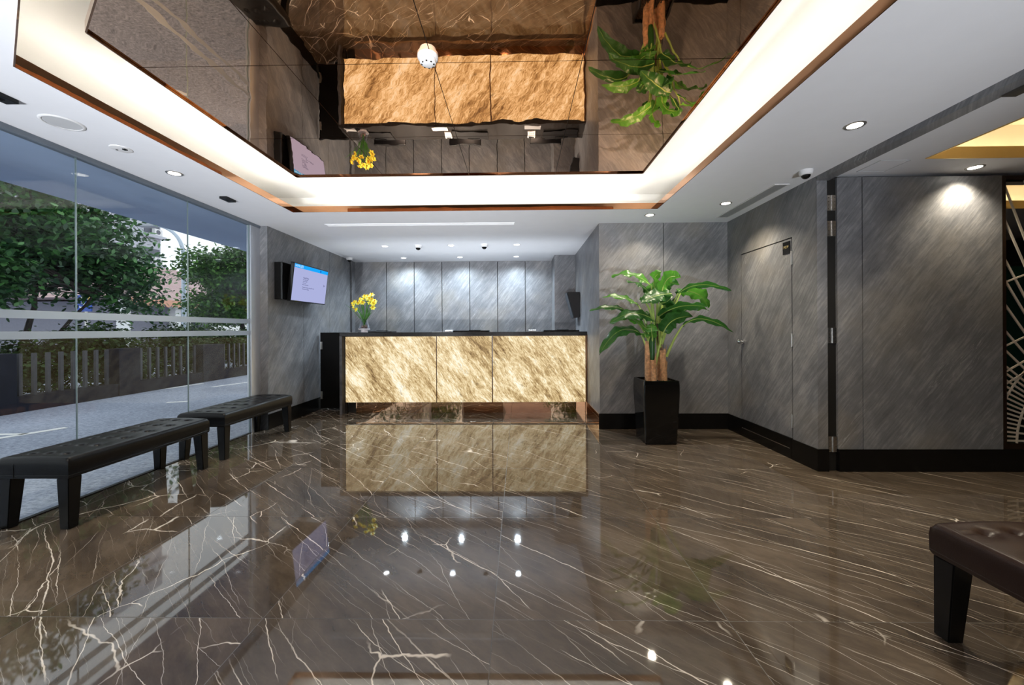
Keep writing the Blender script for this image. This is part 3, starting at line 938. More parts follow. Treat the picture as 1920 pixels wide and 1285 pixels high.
# big tree on the left
A0 = (-9.4, 7.3, 0)
def around(c, spread, k, r_, seed):
    rng = random.Random(seed)
    return [((c[0] + rng.uniform(-1, 1) * spread[0], c[1] + rng.uniform(-1, 1) * spread[1], c[2] + rng.uniform(-1, 1) * spread[2]), r_ * rng.uniform(.75, 1.2)) for _ in range(k)]
cl = around((-9.3, 7.2, 2.8), (0.8, 1.3, 0.7), 12, 0.75, 3) + around((-9.2, 6.6, 2.1), (0.5, 1.5, 0.3), 7, 0.55, 31) + around((-8.7, 8.2, 2.2), (0.5, .5, 0.35), 4, 0.55, 5) + around((-8.6, 5.6, 2.7), (0.5, .7, 0.5), 5, 0.65, 8) + around((-9.5, 7.3, 4.3), (1.0, 1.6, 0.5), 7, 0.8, 9)
tree('big dark green leafy tree with many slim trunks behind the fence, at left', A0,
     [([(-9.1, 6.3, 0), (-9.05, 6.2, .8), (-9.3, 6.2, 1.9)], .08), ([(-9.1, 6.75, 0), (-9.1, 6.8, 1), (-9.4, 6.7, 2.2)], .11),
      ([(-9.2, 7.0, 0), (-9.0, 7.1, .9), (-9.2, 7.5, 2.3)], .07), ([(-9.0, 6.5, 0), (-9.1, 6.0, .9), (-9.5, 5.6, 2.0)], .06),
      ([(-9.2, 6.9, .2), (-8.8, 7.4, 1.0), (-8.6, 7.9, 1.9)], .05), ([(-9.3, 6.2, 0), (-9.4, 5.8, .9), (-9.9, 5.2, 2.0)], .05)],
     cl, 42000, 0.12, M['tree_leaf'], 11)
# right tree further away
cl = around((-9.9, 13.6, 2.6), (0.6, 1.0, 0.65), 9, 0.62, 21) + around((-9.3, 13.9, 3.5), (0.6, .8, 0.4), 5, 0.55, 22) + around((-9.9, 13.4, 1.9), (.4, .8, .25), 4, .5, 23)
tree('lighter green tree standing beyond the street lamp, next to the stone wall end', (-9.8, 13.8, 0),
     [([(-9.6, 13.8, 0), (-9.6, 13.8, 1), (-9.8, 13.7, 2.3)], .12), ([(-9.6, 14.0, 0), (-9.3, 14.2, 1.2), (-9.2, 14.0, 2.6)], .07)],
     cl, 20000, 0.13, M['tree_leaf_light'], 12)
# hedge plants between fence and road
for i, (yy, xx, hh, lab) in enumerate([(8.3, -8.6, 1.15, 'bushy green shrub behind the middle fence pillar'), (9.9, -8.6, 1.2, 'bushy green shrub behind the posts right of the middle pillar'),
                                      (7.3, -8.7, 1.0, 'bushy shrub in the shade under the big tree'), (11.4, -8.8, 1.25, 'bushy green shrub below the street lamp'),
                                      (13.2, -8.6, 1.0, 'low shrub behind the far fence posts'), (5.6, -8.9, 0.5, 'low shrub at the foot of the big tree')]):
    tree(lab, (xx, yy, 0), [([(xx, yy, 0), (xx, yy, .3), (xx + .1, yy, hh * .8)], .03), ([(xx, yy, 0), (xx + .1, yy + .3, .3), (xx + .1, yy + .5, hh * .7)], .02)],
         around((xx, yy, hh * .62), (.25, .7, hh * .32), 7, .42, 40 + i), 6000, 0.085, M['hedge_leaf'], 60 + i, 'shrub')

# red roofed house across the road
def house():
    h_ = thing('house', 'low pale house with a pinkish red tiled roof between the two trees', 'house', (-26, 27, 0))
    wall = plain('pale_grey_wall', (0.26, 0.26, 0.31), 0.8, var=0.05)
    whitec = plain('white_column', (0.85, 0.85, 0.83), 0.7)
    obj('wall', mk(-34, -22, 22, 34, 0, 2.9), wall, h_)
    def tiles():
        t = NT('red_roof_tiles')
        p, X, Y, Z = t.pos()
        wv = t.math('SINE', t.math('MULTIPLY', Y, 24))
        nz = t.noise(p, 3, 3)
        c = t.mix(nz, (0.42, 0.27, 0.26), (0.56, 0.40, 0.39))
        t.pbr(c, 0.75, 0, t.bump(wv, 0.5, 0.05))
        return t.m
    bm = B()
    # hip roof: eaves rectangle and ridge
    e0 = [(-20.6, 20.5, 3.0), (-20.6, 36, 3.0), (-35, 36, 3.0), (-35, 20.5, 3.0)]
    r0 = [(-27, 26.0, 6.0), (-27, 31, 6.0)]
    V = [bm.verts.new(p) for p in e0]; Rg = [bm.verts.new(p) for p in r0]
    bm.faces.new((V[0], V[1], Rg[1], Rg[0])); bm.faces.new((V[1], V[2], Rg[1])); bm.faces.new((V[2], V[3], Rg[0], Rg[1])); bm.faces.new((V[3], V[0], Rg[0]))
    bm.faces.new(V[::-1])
    obj('roof', bm, tiles(), h_)
    # scalloped fascia board
    bm = B()
    n_ = 40
    for k in range(n_):
        y0 = 20.5 + k * 15.5 / n_; y1 = y0 + 15.5 / n_
        q = [(y0, 3.02), (y0, 2.72), (y0 + (y1 - y0) * .2, 2.62), ((y0 + y1) / 2, 2.58), (y1 - (y1 - y0) * .2, 2.62), (y1, 2.72), (y1, 3.02)]
        a = [bm.verts.new((-20.58, y, z)) for y, z in q]; b = [bm.verts.new((-20.54, y, z)) for y, z in q]
        bm.faces.new(a[::-1]); bm.faces.new(b)
        for i in range(len(q)): bm.faces.new((a[i], a[(i + 1) % len(q)], b[(i + 1) % len(q)], b[i]))
    obj('fascia_board', bm, plain('salmon_fascia', (0.72, 0.36, 0.24), 0.7), h_)
    for y_ in (21.0, 24.2, 27.4, 30.6):
        obj('column', mk(-21.4, -21.0, y_ - .2, y_ + .2, 0, 3.0, .01), whitec, h_)
    for y_ in (25.5, 28.8):
        f_ = obj('window', mk(-22.0, -21.93, y_, y_ + 1.4, 1.2, 2.4), plain('dark_window_glass', (0.05, 0.06, 0.08), 0.1), h_)
        obj('window_frame', mk(-21.93, -21.9, y_ + .67, y_ + .73, 1.2, 2.4), whitec, f_)
house()
# second roof glimpsed behind the right tree
h2 = thing('house', 'distant house roof glimpsed behind the lighter green tree', 'house', (-24, 42, 0))
obj('wall', mk(-32, -22, 38, 50, 0, 3.2), plain('pale_wall', (0.6, 0.6, 0.6), 0.8), h2)
bm = B()
V = [bm.verts.new(p) for p in ((-21.5, 37, 3.2), (-21.5, 51, 3.2), (-33, 51, 3.2), (-33, 37, 3.2), (-27, 37.5, 5.6), (-27, 50, 5.6))]
for q in ((0, 1, 5, 4), (2, 3, 4, 5), (3, 0, 4), (1, 2, 5), (3, 2, 1, 0)): bm.faces.new([V[i] for i in q])
obj('roof', bm, plain('pink_roof', (0.62, 0.36, 0.33), 0.8, var=.1, scale=2), h2)
# grey apartment tower
tw = thing('apartment_building', 'tall grey apartment building with balconies and air conditioners behind the big tree', 'building', (-40, 42, 0))
tc_ = plain('tower_concrete', (0.52, 0.54, 0.60), 0.8, var=.05); td = plain('tower_dark', (0.10, 0.11, 0.14), 0.3)
obj('wall', mk(-52, -38.5, 36, 42.2, 0, 26), tc_, tw)
for k in range(8):
    z = 2.5 + k * 3
    w_ = obj('window', mk(-38.5, -38.42, 40.3, 42.0, z, z + 1.4), td, tw)
    obj('balcony_slab', mk(-38.4, -37.9, 40.0, 42.3, z - .5, z - .2), tc_, tw)
    a_ = obj('air_conditioner', mk(-38.35, -38.0, 41.0, 41.9, z - .18, z + .5, .03), M['white_plastic'], tw)
    bm = B(); tube(bm, [(-38.0, 41.4, z + .16), (-37.98, 41.4, z + .16)], .24, 16)
    obj('fan_grille', bm, td, a_)
# street lamp
sl = thing('street_lamp', 'grey street lamp pole with a curved arm between the trees', 'street lamp', (-12.45, 15, 0))
bm = B()
P0 = px(345, 619, 15)
tube(bm, [(P0.x, 15, 0), (P0.x, 15, 3.9)], [.085, .07], 14)
tube(bm, bez([(P0.x, 15, 3.9), (P0.x + .02, 15, 4.75), (P0.x - .45, 15, 5.15), (P0.x - 1.1, 15, 5.25)], 12), [.07 - .002 * i for i in range(13)], 12)
obj('pole', bm, plain('galvanised_pole', (0.48, 0.55, 0.64), 0.45, 0.3), sl, smooth=True)
obj('lamp_head', mk(P0.x - 1.75, P0.x - 1.0, 14.87, 15.13, 5.18, 5.30, .03), plain('lamp_head_grey', (0.4, 0.42, 0.45), .5), sl)
# small roadside sign
rs = thing('roadside_sign', 'small blue roadside sign with a white 3 glimpsed through the big tree', 'sign', (-13.0, 12, 0))
q = px(158, 569, 12)
bm = B(); box(bm, q.x - .22, q.x + .22, 12.0, 12.03, q.z - .25, q.z + .25)
obj('plate', bm, plain('blue_sign', (0.03, 0.09, 0.45), .4), rs)
obj('lettering', text_bm('3', 0.5, Matrix.Translation((q.x - .05, 11.99, q.z)) @ Matrix.Rotation(R(90), 4, 'X')), M['line'], rs)
obj('yellow_mark', mk(q.x + .12, q.x + .2, 11.985, 11.999, q.z, q.z + .2), plain('yellow_mark', (.8, .55, .05), .4), rs)
bm = B(); tube(bm, [(q.x, 12.05, 0), (q.x, 12.05, q.z + .2)], .03, 8); obj('post', bm, M['steel'], rs)
# parked white car behind the fence
def car(loc, label):
    x, y, z = loc
    c = thing('car', label, 'car', loc)
    prof = [(-2.1, .35), (-2.1, .75), (-1.3, .95), (-.7, 1.38), (.9, 1.42), (1.6, 1.0), (2.1, .85), (2.15, .35)]
    bm = B()
    L = [bm.verts.new((x - .82, y + a, b)) for a, b in prof]; Rr = [bm.verts.new((x + .82, y + a, b)) for a, b in prof]
    bm.faces.new(L); bm.faces.new(Rr[::-1])
    for i in range(8): bm.faces.new((L[i], Rr[i], Rr[(i + 1) % 8], L[(i + 1) % 8]))
    bmesh.ops.recalc_face_normals(bm, faces=bm.faces)
    bmesh.ops.bevel(bm, geom=list(bm.edges), offset=.07, segments=3, affect='EDGES')
    obj('body', bm, plain('car_white', (.80, .80, .80), .2), c, smooth=True)
    for sx in (-.83, .82):
        bm = B()
        pts = [(-.95, .98), (-.62, 1.3), (.80, 1.33), (1.2, 1.0)]
        a = [bm.verts.new((x + sx - .01, y + p_, q_)) for p_, q_ in pts]; b = [bm.verts.new((x + sx + .02, y + p_, q_)) for p_, q_ in pts]
        bm.faces.new(a); bm.faces.new(b[::-1])
        for i in range(4): bm.faces.new((a[i], a[(i + 1) % 4], b[(i + 1) % 4], b[i]))
        obj('side_window', bm, M['black_gloss'], c)
    for sy in (-1.3, 1.35):
        for sx in (-.75, .75):
            bm = B(); tube(bm, [(x + sx - .1, y + sy, .32), (x + sx + .1, y + sy, .32)], .32, 20)
            obj('wheel', bm, M['black_matt'], c, smooth=True)
car((-11.6, 16.5, 0), 'white parked car glimpsed over the far end of the fence')
# low wall and hedge in front of the building, mirrored in the counter plinth
bl = thing('building', 'pinkish building facade facing the entrance behind the camera', 'building', (.4, -10, 0))
obj('wall', mk(-0.9, 1.7, -10.2, -9.8, 0, 6), plain('pinkish_render', (0.72, 0.52, 0.48), .8), bl)
for z_ in (1.6, 2.6, 3.6):
    obj('ledge', mk(-0.9, 1.7, -9.8, -9.7, z_, z_ + .08), plain('ledge_render', (0.45, 0.33, 0.30), .8), bl)
for x_, w_, lab, sd_ in ((-4.6, 1.3, 'tall leafy bush in front of the entrance glazing behind the camera', 70), (2.9, 1.0, 'tall leafy bush behind the camera on the side room side', 72)):
    tree(lab, (x_, -7.6, 0), [([(x_, -7.6, 0), (x_, -7.6, .8), (x_ + .1, -7.6, 2.4)], .06)],
         around((x_, -7.6, 2.0), (w_, .4, 1.4), 12, .7, sd_), 9000, .13, M['tree_leaf_light'], sd_ + 1, 'shrub')

# ================================================================== RECEPTION
ct = thing('reception_counter', 'long reception counter with glowing onyx front panels and black stone top', 'counter', (-0.77, 5.6, 0))
CX0, CX1 = -2.483, AX - 0.002
bm = B()
box(bm, CX0, CX1, 5.47, 5.86, 1.083, 1.135, 0.003)
obj('counter_top', bm, M['black_counter'], ct)
obj('side_panel', mk(CX0, CX0 + 0.035, 5.47, 6.2, 0, 1.083), plain('grey_stone_side', (0.10, 0.10, 0.105), .3, var=.3, scale=20), ct)
obj('side_return', mk(CX0 + 0.036, -2.416, 5.56, 5.60, 0, 1.083), M['black_counter'], ct)
for a, b in ((-2.411, -1.151), (-1.133, -0.374), (-0.356, 0.921)):
    obj('glowing_panel', mk(a, b, 5.50, 5.53, 0.161, 1.075), M['onyx'], ct)
obj('panel_backing', mk(-2.411, 0.921, 5.54, 5.56, 0.161, 1.083), plain('dark_bronze_backing', (.07, .035, .02), .3), ct)
obj('mirror_plinth', mk(-2.30, CX1, 5.585, 5.60, 0, 0.165), M['bronze_mirror'], ct)
obj('bronze_edge', mk(0.925, CX1, 5.49, 5.53, 0.161, 1.082), M['bronze_trim'], ct)
obj('carcass', mk(-2.41, CX1, 5.602, 5.66, 0, 1.083), M['dark_gap'], ct)
obj('staff_desk', mk(CX0 + 0.036, 0.59, 5.66, 6.35, 0.72, 0.75), M['black_counter'], ct)
bm = B()
gt = thing('swing_gate', 'half height black swing gate between the counter and the left stone wall', 'gate', (-2.78, 5.8, 0))
obj('gate_leaf', mk(-2.915, -2.49, 5.80, 5.835, 0.02, 1.135, .002), M['black_wood'], gt)
for z in (0.16, 0.89):
    bm = B(); tube(bm, [(-2.905, 5.792, z), (-2.905, 5.792, z + .11)], .006, 10); box(bm, -2.912, -2.885, 5.797, 5.80, z, z + .11)
    obj('hinge', bm, M['steel'], gt, smooth=True)

# unseen lamps added as ceiling fill: on the staff desk behind the counter, and on the floor behind the camera
def fill_uplighter(loc, aim, energy, size, label, col=(1, .97, .93), s=1.0, soft=.06):
    x, y, z = loc
    t_ = thing('fill_uplighter', label, 'lamp', loc, 'added fill lamps')
    bm = lathe(B(), [(0, 0), (.07 * s, 0), (.07 * s, .012), (.02 * s, .014), (.018 * s, .05), (.045 * s, .06), (.062 * s, .12), (.060 * s, .121), (.043 * s, .066), (0, .064)], loc, 24)
    obj('body', bm, M['black_matt'], t_, smooth=True)
    obj('bulb', lathe(B(), [(0, .066), (.040 * s, .072), (.045 * s, .085), (0, .095)], loc, 20), M['lamp_warm'], t_, smooth=True)
    ld = bpy.data.lights.new('fill_beam', 'SPOT')
    ld.energy = energy; ld.color = col; ld.spot_size = size; ld.spot_blend = 1.0; ld.shadow_soft_size = soft
    lo = bpy.data.objects.new('fill_beam', ld); C.objects.link(lo)
    lo.parent = t_; lo.location = (0, 0, .13)
    d = Vector(aim) - Vector((x, y, z + .13))
    lo.rotation_euler = d.to_track_quat('-Z', 'Y').to_euler()
for x, w_ in ((-1.75, 'left'), (-0.75, 'middle'), (0.25, 'right')):
    fill_uplighter((x, 5.95, .7505), (x, 5.9, 3), LAMP['desk_fill'], R(165), 'small added fill lamp on the staff desk hidden behind the counter, ' + w_ + ' one', (.88, .94, 1.0), .8)
for x, y, ax, pw, w_ in ((-2.3, -1.9, -2.0, 1.0, 'by the glass wall'), (-0.4, -2.0, -.6, 1.0, 'in the middle'), (1.9, -1.9, 1.2, .52, 'on the side room side')):
    fill_uplighter((x, y, 0.0), (ax, 3.0, 2.4), LAMP['floor_fill'] * pw, R(50), 'added fill lamp on the floor behind the camera aimed at the lobby ceiling, ' + w_, (.92, .955, 1.0), 1.6, .12)

# things on the counter
ZC = 1.1355
for (a, b, lab) in ((-2.28, -1.80, 'black writing pad on the counter beside the flower vase'), (-0.93, -0.42, 'black writing pad at the middle of the counter'), (0.36, 0.86, 'black writing pad at the right end of the counter')):
    t_ = thing('writing_pad', lab, 'writing pad', ((a + b) / 2, 5.72, ZC), 'black writing pads on the counter')
    if a < -2:
        bmx = mk(a + .14, b, 5.62, 5.84, ZC, ZC + 0.014, .002)
    else:
        bmx = mk(a, b, 5.62, 5.84, ZC, ZC + 0.020, .002)
    obj('pad', bmx, M['black_matt'], t_)
    obj('clip_bar', mk((a + b) / 2 - .05, (a + b) / 2 + .12, 5.80, 5.835, ZC + .02, ZC + .027, .002), M['black_gloss'], t_)
def till(x, y, lab):
    t_ = thing('card_reader', lab, 'card reader', (x, y, ZC), 'card readers on the counter')
    bm = B()
    pr = [(y - .07, ZC), (y + .07, ZC), (y + .07, ZC + .030), (y + .02, ZC + .030), (y - .07, ZC + .016)]
    a = [bm.verts.new((x - .05, p_, q_)) for p_, q_ in pr]; b = [bm.verts.new((x + .05, p_, q_)) for p_, q_ in pr]
    bm.faces.new(a); bm.faces.new(b[::-1])
    for i in range(5): bm.faces.new((a[i], a[(i + 1) % 5], b[(i + 1) % 5], b[i]))
    bmesh.ops.recalc_face_normals(bm, faces=bm.faces)
    obj('housing', bm, M['white_plastic'], t_)
    obj('screen', mk(x - .035, x + .035, y + .025, y + .062, ZC + .0302, ZC + .0325), M['black_gloss'], t_)
    bm = B()
    for i in range(3):
        for j in range(3):
            yy = y - .055 + j * .024; zz = ZC + .016 + (yy - y + .07) * .014 / .09
            box(bm, x - .033 + i * .024, x - .015 + i * .024, yy, yy + .014, zz, zz + .003)
    obj('keypad', bm, M['grey_grille'], t_)
till(-1.00, 5.72, 'white card reader on the counter left of the middle writing pad')
till(0.20, 5.72, 'white card reader on the counter left of the right hand writing pad')
tag(obj('paper_sheet', mk(-1.20, -0.98, 5.50, 5.62, ZC, ZC + .004), plain('white_paper', (.82, .82, .82), .7)), 'white sheets of paper at the counter edge in front of the card reader', 'paper')
tag(obj('paper_sheet', mk(-2.42, -2.28, 5.50, 5.60, ZC, ZC + .003), plain('grey_paper', (.5, .5, .5), .7)), 'grey sheet of paper left of the flower vase', 'paper')
tag(obj('paper_sheet', mk(0.10, 0.32, 5.50, 5.60, ZC, ZC + .003), plain('grey_paper', (.35, .36, .38), .7)), 'grey leaflet at the counter edge in front of the right card reader', 'paper')
def monitor(x, lab):
    t_ = thing('monitor', lab, 'monitor', (x, 6.05, 0.75), 'monitors on the staff desk')
    obj('screen_housing', mk(x - .24, x + .24, 6.04, 6.075, 0.80, 1.125, .006), M['black_matt'], t_)
    obj('stand', mk(x - .03, x + .03, 6.05, 6.08, 0.757, 0.80), M['black_matt'], t_)
    obj('foot', mk(x - .12, x + .12, 6.0, 6.15, 0.7505, 0.757, .002), M['black_matt'], t_)
for x, l in ((-1.95, 'black monitor on the staff desk behind the flower vase, seen in the mirror ceiling'), (-0.80, 'black monitor on the staff desk, the middle one seen in the mirror ceiling'), (0.43, 'black monitor on the staff desk, the right hand one seen in the mirror ceiling')):
    monitor(x, l)

# vase of daffodils
VX, VY = -2.17, 5.56
va = thing('flower_vase', 'clear glass vase of yellow daffodils standing on the left end of the counter', 'vase of flowers', (VX, VY, ZC))
clear = NT('vase_glass')
pb = clear.n('ShaderNodeBsdfGlass'); pb.inputs['Color'].default_value = (.97, .98, 1, 1); pb.inputs['IOR'].default_value = 1.3
clear.t.links.new(pb.outputs[0], clear.out.inputs[0])
bm = lathe(B(), [(0.0, .038), (.078, .045), (.080, .055), (.062, .11), (.046, .17), (.043, .19), (.039, .19), (.042, .17), (.057, .11), (.074, .06), (0, .055)], (VX, VY, ZC), 32)
obj('vase_body', bm, clear.m, va, smooth=True, sharp=60)
bm = lathe(B(), [(0, 0), (.048, 0), (.045, .012), (.045, .036), (.078, .040), (.0785, .058), (0, .058)], (VX, VY, ZC), 32)
obj('vase_foot', bm, plain('frosted_white_glass', (.75, .73, .76), .3), va, smooth=True, sharp=50)
rng = random.Random(4)
bm = B()
for k in range(26):
    a = rng.uniform(0, 6.28); r_ = rng.uniform(0, .05)
    c = Vector((VX + r_ * math.cos(a), VY + r_ * math.sin(a), ZC + .075 + rng.uniform(-.012, .02)))
    bmesh.ops.create_icosphere(bm, subdivisions=1, radius=rng.uniform(.009, .016), matrix=Matrix.Translation(c))
obj('bulb_and_pebble', bm, plain('pebbles_and_bulbs', (.32, .20, .16), .7, var=.5, scale=60), va, smooth=True)['kind'] = 'stuff'
fl_mat = plain('daffodil_yellow', (.88, .78, .07), .5, var=.15, scale=30)
fl_in = plain('daffodil_trumpet', (.92, .58, .03), .5, var=.15, scale=30)
heads = [(684, 556), (697, 553), (665, 567), (676, 561), (663, 574), (672, 569), (680, 568), (690, 563), (697, 562), (694, 568), (700, 569), (668, 581), (661, 570), (682, 561), (702, 565), (664, 578), (689, 556), (675, 566), (699, 577), (692, 560)]
stems = B()
fls = []
for k, (hx, hy) in enumerate(heads):
    p = px(hx, hy, VY + rng.uniform(-.10, .10))
    top = Vector((VX + rng.uniform(-.03, .03), VY + rng.uniform(-.03, .03), ZC + .18))
    bot = Vector((VX + (VX - top.x) * .5, VY, ZC + .07))
    tube(stems, bez([bot, top, (top + p) / 2 + Vector((0, 0, .03)), p], 7), .0035, 6)
    fls.append(p)
for k in range(16):  # narrow leaves
    a = rng.uniform(0, 6.28)
    e_ = Vector((VX + .11 * math.cos(a), VY + .09 * math.sin(a), ZC + rng.uniform(.28, .42)))
    if k == 0: e_ = px(648, 571, VY)
    tube(stems, bez([(VX, VY, ZC + .08), (VX + .02 * math.cos(a), VY, ZC + .2), e_], 5), [.004, .005, .006, .005, .003, .001], 4)
obj('stem', stems, plain('stem_green', (.06, .20, .03), .45, var=.3, scale=40), va, smooth=True)
for p in fls:
    bm = B()
    ax = (p - Vector((VX, VY + .1, ZC + .25))).normalized() + Vector((0, -.5, .1)); ax.normalize()
    s, u = frame_of(ax)
    for k in range(6):
        a = 2 * math.pi * k / 6 + rng.uniform(-.1, .1)
        d = s * math.cos(a) + u * math.sin(a); w_ = ax.cross(d) * .011
        w_ = w_ * 1.35; q = [p, p + d * .022 + w_, p + d * .044 + ax * .004, p + d * .022 - w_]
        v0 = [bm.verts.new(v) for v in q]; bm.faces.new(v0)
    n_ = 8
    r1 = [bm.verts.new(p + (s * math.cos(2 * math.pi * i / n_) + u * math.sin(2 * math.pi * i / n_)) * .008) for i in range(n_)]
    r2 = [bm.verts.new(p + ax * .022 + (s * math.cos(2 * math.pi * i / n_) + u * math.sin(2 * math.pi * i / n_)) * .013) for i in range(n_)]
    for i in range(n_):
        f_ = bm.faces.new((r1[i], r1[(i + 1) % n_], r2[(i + 1) % n_], r2[i])); f_.material_index = 1
    obj('flower', bm, [fl_mat, fl_in], va)

# TV on the left wall
tv = thing('wall_television', 'black television on the left stone wall showing a lilac page with a blue header', 'television', (LX, 5.2, 1.55))
obj('wall_box', mk(LX, LX + 0.10, 4.76, 5.56, 1.545, 2.0, .004), M['black_gloss'], tv)
TA, TBm = Vector((LX + 0.150, 4.835, 1.530)), 0
wv = Vector((0.035, 0.80, 0.0)); wl = wv.length; wd = wv.normalized()
ud = Vector((0.055, 0, 0.48)).normalized(); nd = wd.cross(ud).normalized()
if nd.x < 0: nd = -nd
TM = Matrix(((wd.x, ud.x, nd.x, TA.x), (wd.y, ud.y, nd.y, TA.y), (wd.z, ud.z, nd.z, TA.z), (0, 0, 0, 1)))
def tvbox(name, a, b, c, d_, n0, n1, mat, par, bev=0):
    bm = mk(a, b, c, d_, n0, n1, bev); bm.transform(TM); bmesh.ops.recalc_face_normals(bm, faces=bm.faces); return obj(name, bm, mat, par)
tvbox('housing', 0, wl, 0, .485, -.045, 0, M['black_gloss'], tv, .004)
scr = tvbox('screen', .012, wl - .012, .014, .471, 0, .002, emitter('screen_lilac', (.42, .45, .74), 0.9), tv)
tvbox('header_bar', .012, wl - .012, .425, .471, .002, .0028, emitter('screen_blue', (.01, .36, .90), 1.0), scr)
dk = emitter('screen_text', (.06, .06, .16), 1.0); wt = emitter('screen_white', (.62, .85, 1.0), 1.0)
def tvtext(s_, x, y, size, mat, al='LEFT'):
    obj('lettering', text_bm(s_, size, TM @ Matrix.Translation((x, y, .0035)), .0008, al), mat, scr)
tvtext('HOTEL', .025, .447, .036, wt); tvtext('81', .145, .448, .052, wt)
tvbox('header_icon', .585, .615, .435, .462, .0028, .0034, emitter('icon_blue', (.01, .14, .55), 1.0), scr)
tvtext('Hotel Policy', .21, .315, .026, dk)
for i, s_ in enumerate(('Front desk open', 'Check in 3pm', 'Check out', 'No smoking please')):
    tvtext(s_, .21, .292 - i * .021, .017, dk)
tvtext('Please ask our front desk staff for help', .21, .195, .017, dk); tvtext('Thank you for staying', .21, .172, .017, dk)
tvtext('>', .715, .258, .07, dk, 'CENTER')

# wall speaker on the pilaster
sp_ = thing('wall_speaker', 'black wedge shaped loudspeaker on the wall at the right end of the alcove', 'speaker', (0.9, 6.5, 1.34))
prof_ = [(0.748, 1.735), (0.852, 1.335), (0.942, 1.355), (0.942, 1.735)]
bm = B()
a = [bm.verts.new((x, 6.07, z)) for x, z in prof_]; b = [bm.verts.new((x, 6.36, z)) for x, z in prof_]
bm.faces.new(a); bm.faces.new(b[::-1])
for i in range(4): bm.faces.new((a[i], a[(i + 1) % 4], b[(i + 1) % 4], b[i]))
bmesh.ops.recalc_face_normals(bm, faces=bm.faces)
bmesh.ops.bevel(bm, geom=list(bm.edges), offset=.006, segments=2, affect='EDGES')
obj('cabinet', bm, M['black_matt'], sp_)
bm = B()
q = [(0.748, 1.725), (0.848, 1.345), (0.840, 1.343), (0.740, 1.723)]
a = [bm.verts.new((x - .001, 6.085, z)) for x, z in q]; b = [bm.verts.new((x - .001, 6.345, z)) for x, z in q]
bm.faces.new(a); bm.faces.new(b[::-1])
for i in range(4): bm.faces.new((a[i], a[(i + 1) % 4], b[(i + 1) % 4], b[i]))
bmesh.ops.recalc_face_normals(bm, faces=bm.faces)
obj('front_grille', bm, plain('grey_speaker_grille', (.06, .075, .09), .3, .4), sp_)

# ================================================================== CEILING FITTINGS
def downlight(x, y, lab, grp, cool=True, power=None, z=H, spot=R(125), blend=.8, tilt=None):
    t_ = thing('downlight', lab, 'ceiling light', (x, y, z), grp)
    bm = lathe(B(), [(.040, -.001), (.040, -.004), (.052, -.006), (.056, -.003), (.056, 0.0), (.040, -.001)], (x, y, z), 28)
    obj('trim_ring', bm, M['white_plastic'] if cool else M['steel'], t_, smooth=True)
    bm = B(); tube(bm, [(x, y, z - .0035), (x, y, z - .0005)], .040, 24)
    obj('diffuser', bm, M['lamp_cool'] if cool else M['lamp_warm'], t_)
    ld = bpy.data.lights.new('downlight_beam', 'SPOT')
    ld.energy = power if power else (LAMP['down_cool'] if cool else LAMP['down_warm'])
    ld.color = (.74, .89, 1.0) if cool else (1.0, .88, .68)
    ld.spot_size = spot; ld.spot_blend = blend; ld.shadow_soft_size = .035
    lo = bpy.data.objects.new('downlight_beam', ld); C.objects.link(lo)
    lo.parent = t_; lo.location = (0, 0, -.02)
    if tilt: lo.rotation_euler = tilt
rows = [(-1.953, 5.80, 'front row, left'), (-0.975, 5.78, 'front row, middle'), (-0.018, 5.775, 'front row, right'),
        (-1.953, 6.75, 'back row, left'), (-0.985, 6.72, 'back row, middle'), (-0.03, 6.70, 'back row, right')]
for x, y, w_ in rows:
    downlight(x, y, 'round cool white downlight over the reception, ' + w_, 'downlights over the reception', spot=R(165) if y > 6.4 else R(120))
downlight(-2.684, 3.065, 'round downlight in the left ceiling strip above the far end of the near bench', 'downlights in the lobby ceiling', False)
downlight(2.06, 2.459, 'round downlight in the right ceiling, nearest the camera', 'downlights in the lobby ceiling', False)
downlight(2.05, 3.95, 'round downlight in the right ceiling near the plant corner', 'downlights in the lobby ceiling', False, 60)
downlight(3.56, 3.15, 'small downlight in the side room ceiling washing the folding stone panel', 'downlights in the side room', False, 42, 2.41)
downlight(1.43, 4.33, 'round downlight in the ceiling above the potted banana plant', 'downlights in the lobby ceiling', False, 30)
for x, y, l in ((-2.68, .6, 'left ceiling strip behind the camera'), (2.05, .6, 'right ceiling behind the camera'), (-1.0, -1.4, 'ceiling near the entrance, left'), (1.2, -1.4, 'ceiling near the entrance, right')):  # extra downlights out of view, added to brighten the interior
    downlight(x, y, 'added fill downlight in the ' + l, 'downlights in the lobby ceiling', False)

def dome_camera(x, y, lab, s=1.0):
    t_ = thing('security_camera', lab, 'security camera', (x, y, H), 'dome security cameras')
    obj('housing', lathe(B(), [(0, 0), (.056 * s, 0), (.056 * s, -.018 * s), (.050 * s, -.040 * s), (.036 * s, -.046 * s), (0, -.046 * s)], (x, y, H), 28), M['white_plastic'], t_, smooth=True)
    prof = [(.038 * s * math.cos(a), -.044 * s - .034 * s * math.sin(a)) for a in [R(d) for d in range(0, 91, 15)]]
    obj('dome', lathe(B(), [(0, -.044 * s)] + prof, (x, y, H), 24), M['black_gloss'], t_, smooth=True)
dome_camera(-1.451, 5.753, 'white dome security camera between the left and middle reception downlights', .95)
dome_camera(-0.486, 5.719, 'white dome security camera between the middle and right reception downlights', .95)
dome_camera(-2.86, 6.70, 'white dome security camera in the back left corner of the alcove', .95)
dome_camera(2.262, 3.155, 'white dome security camera at the beam end beside the folding wall', .85)
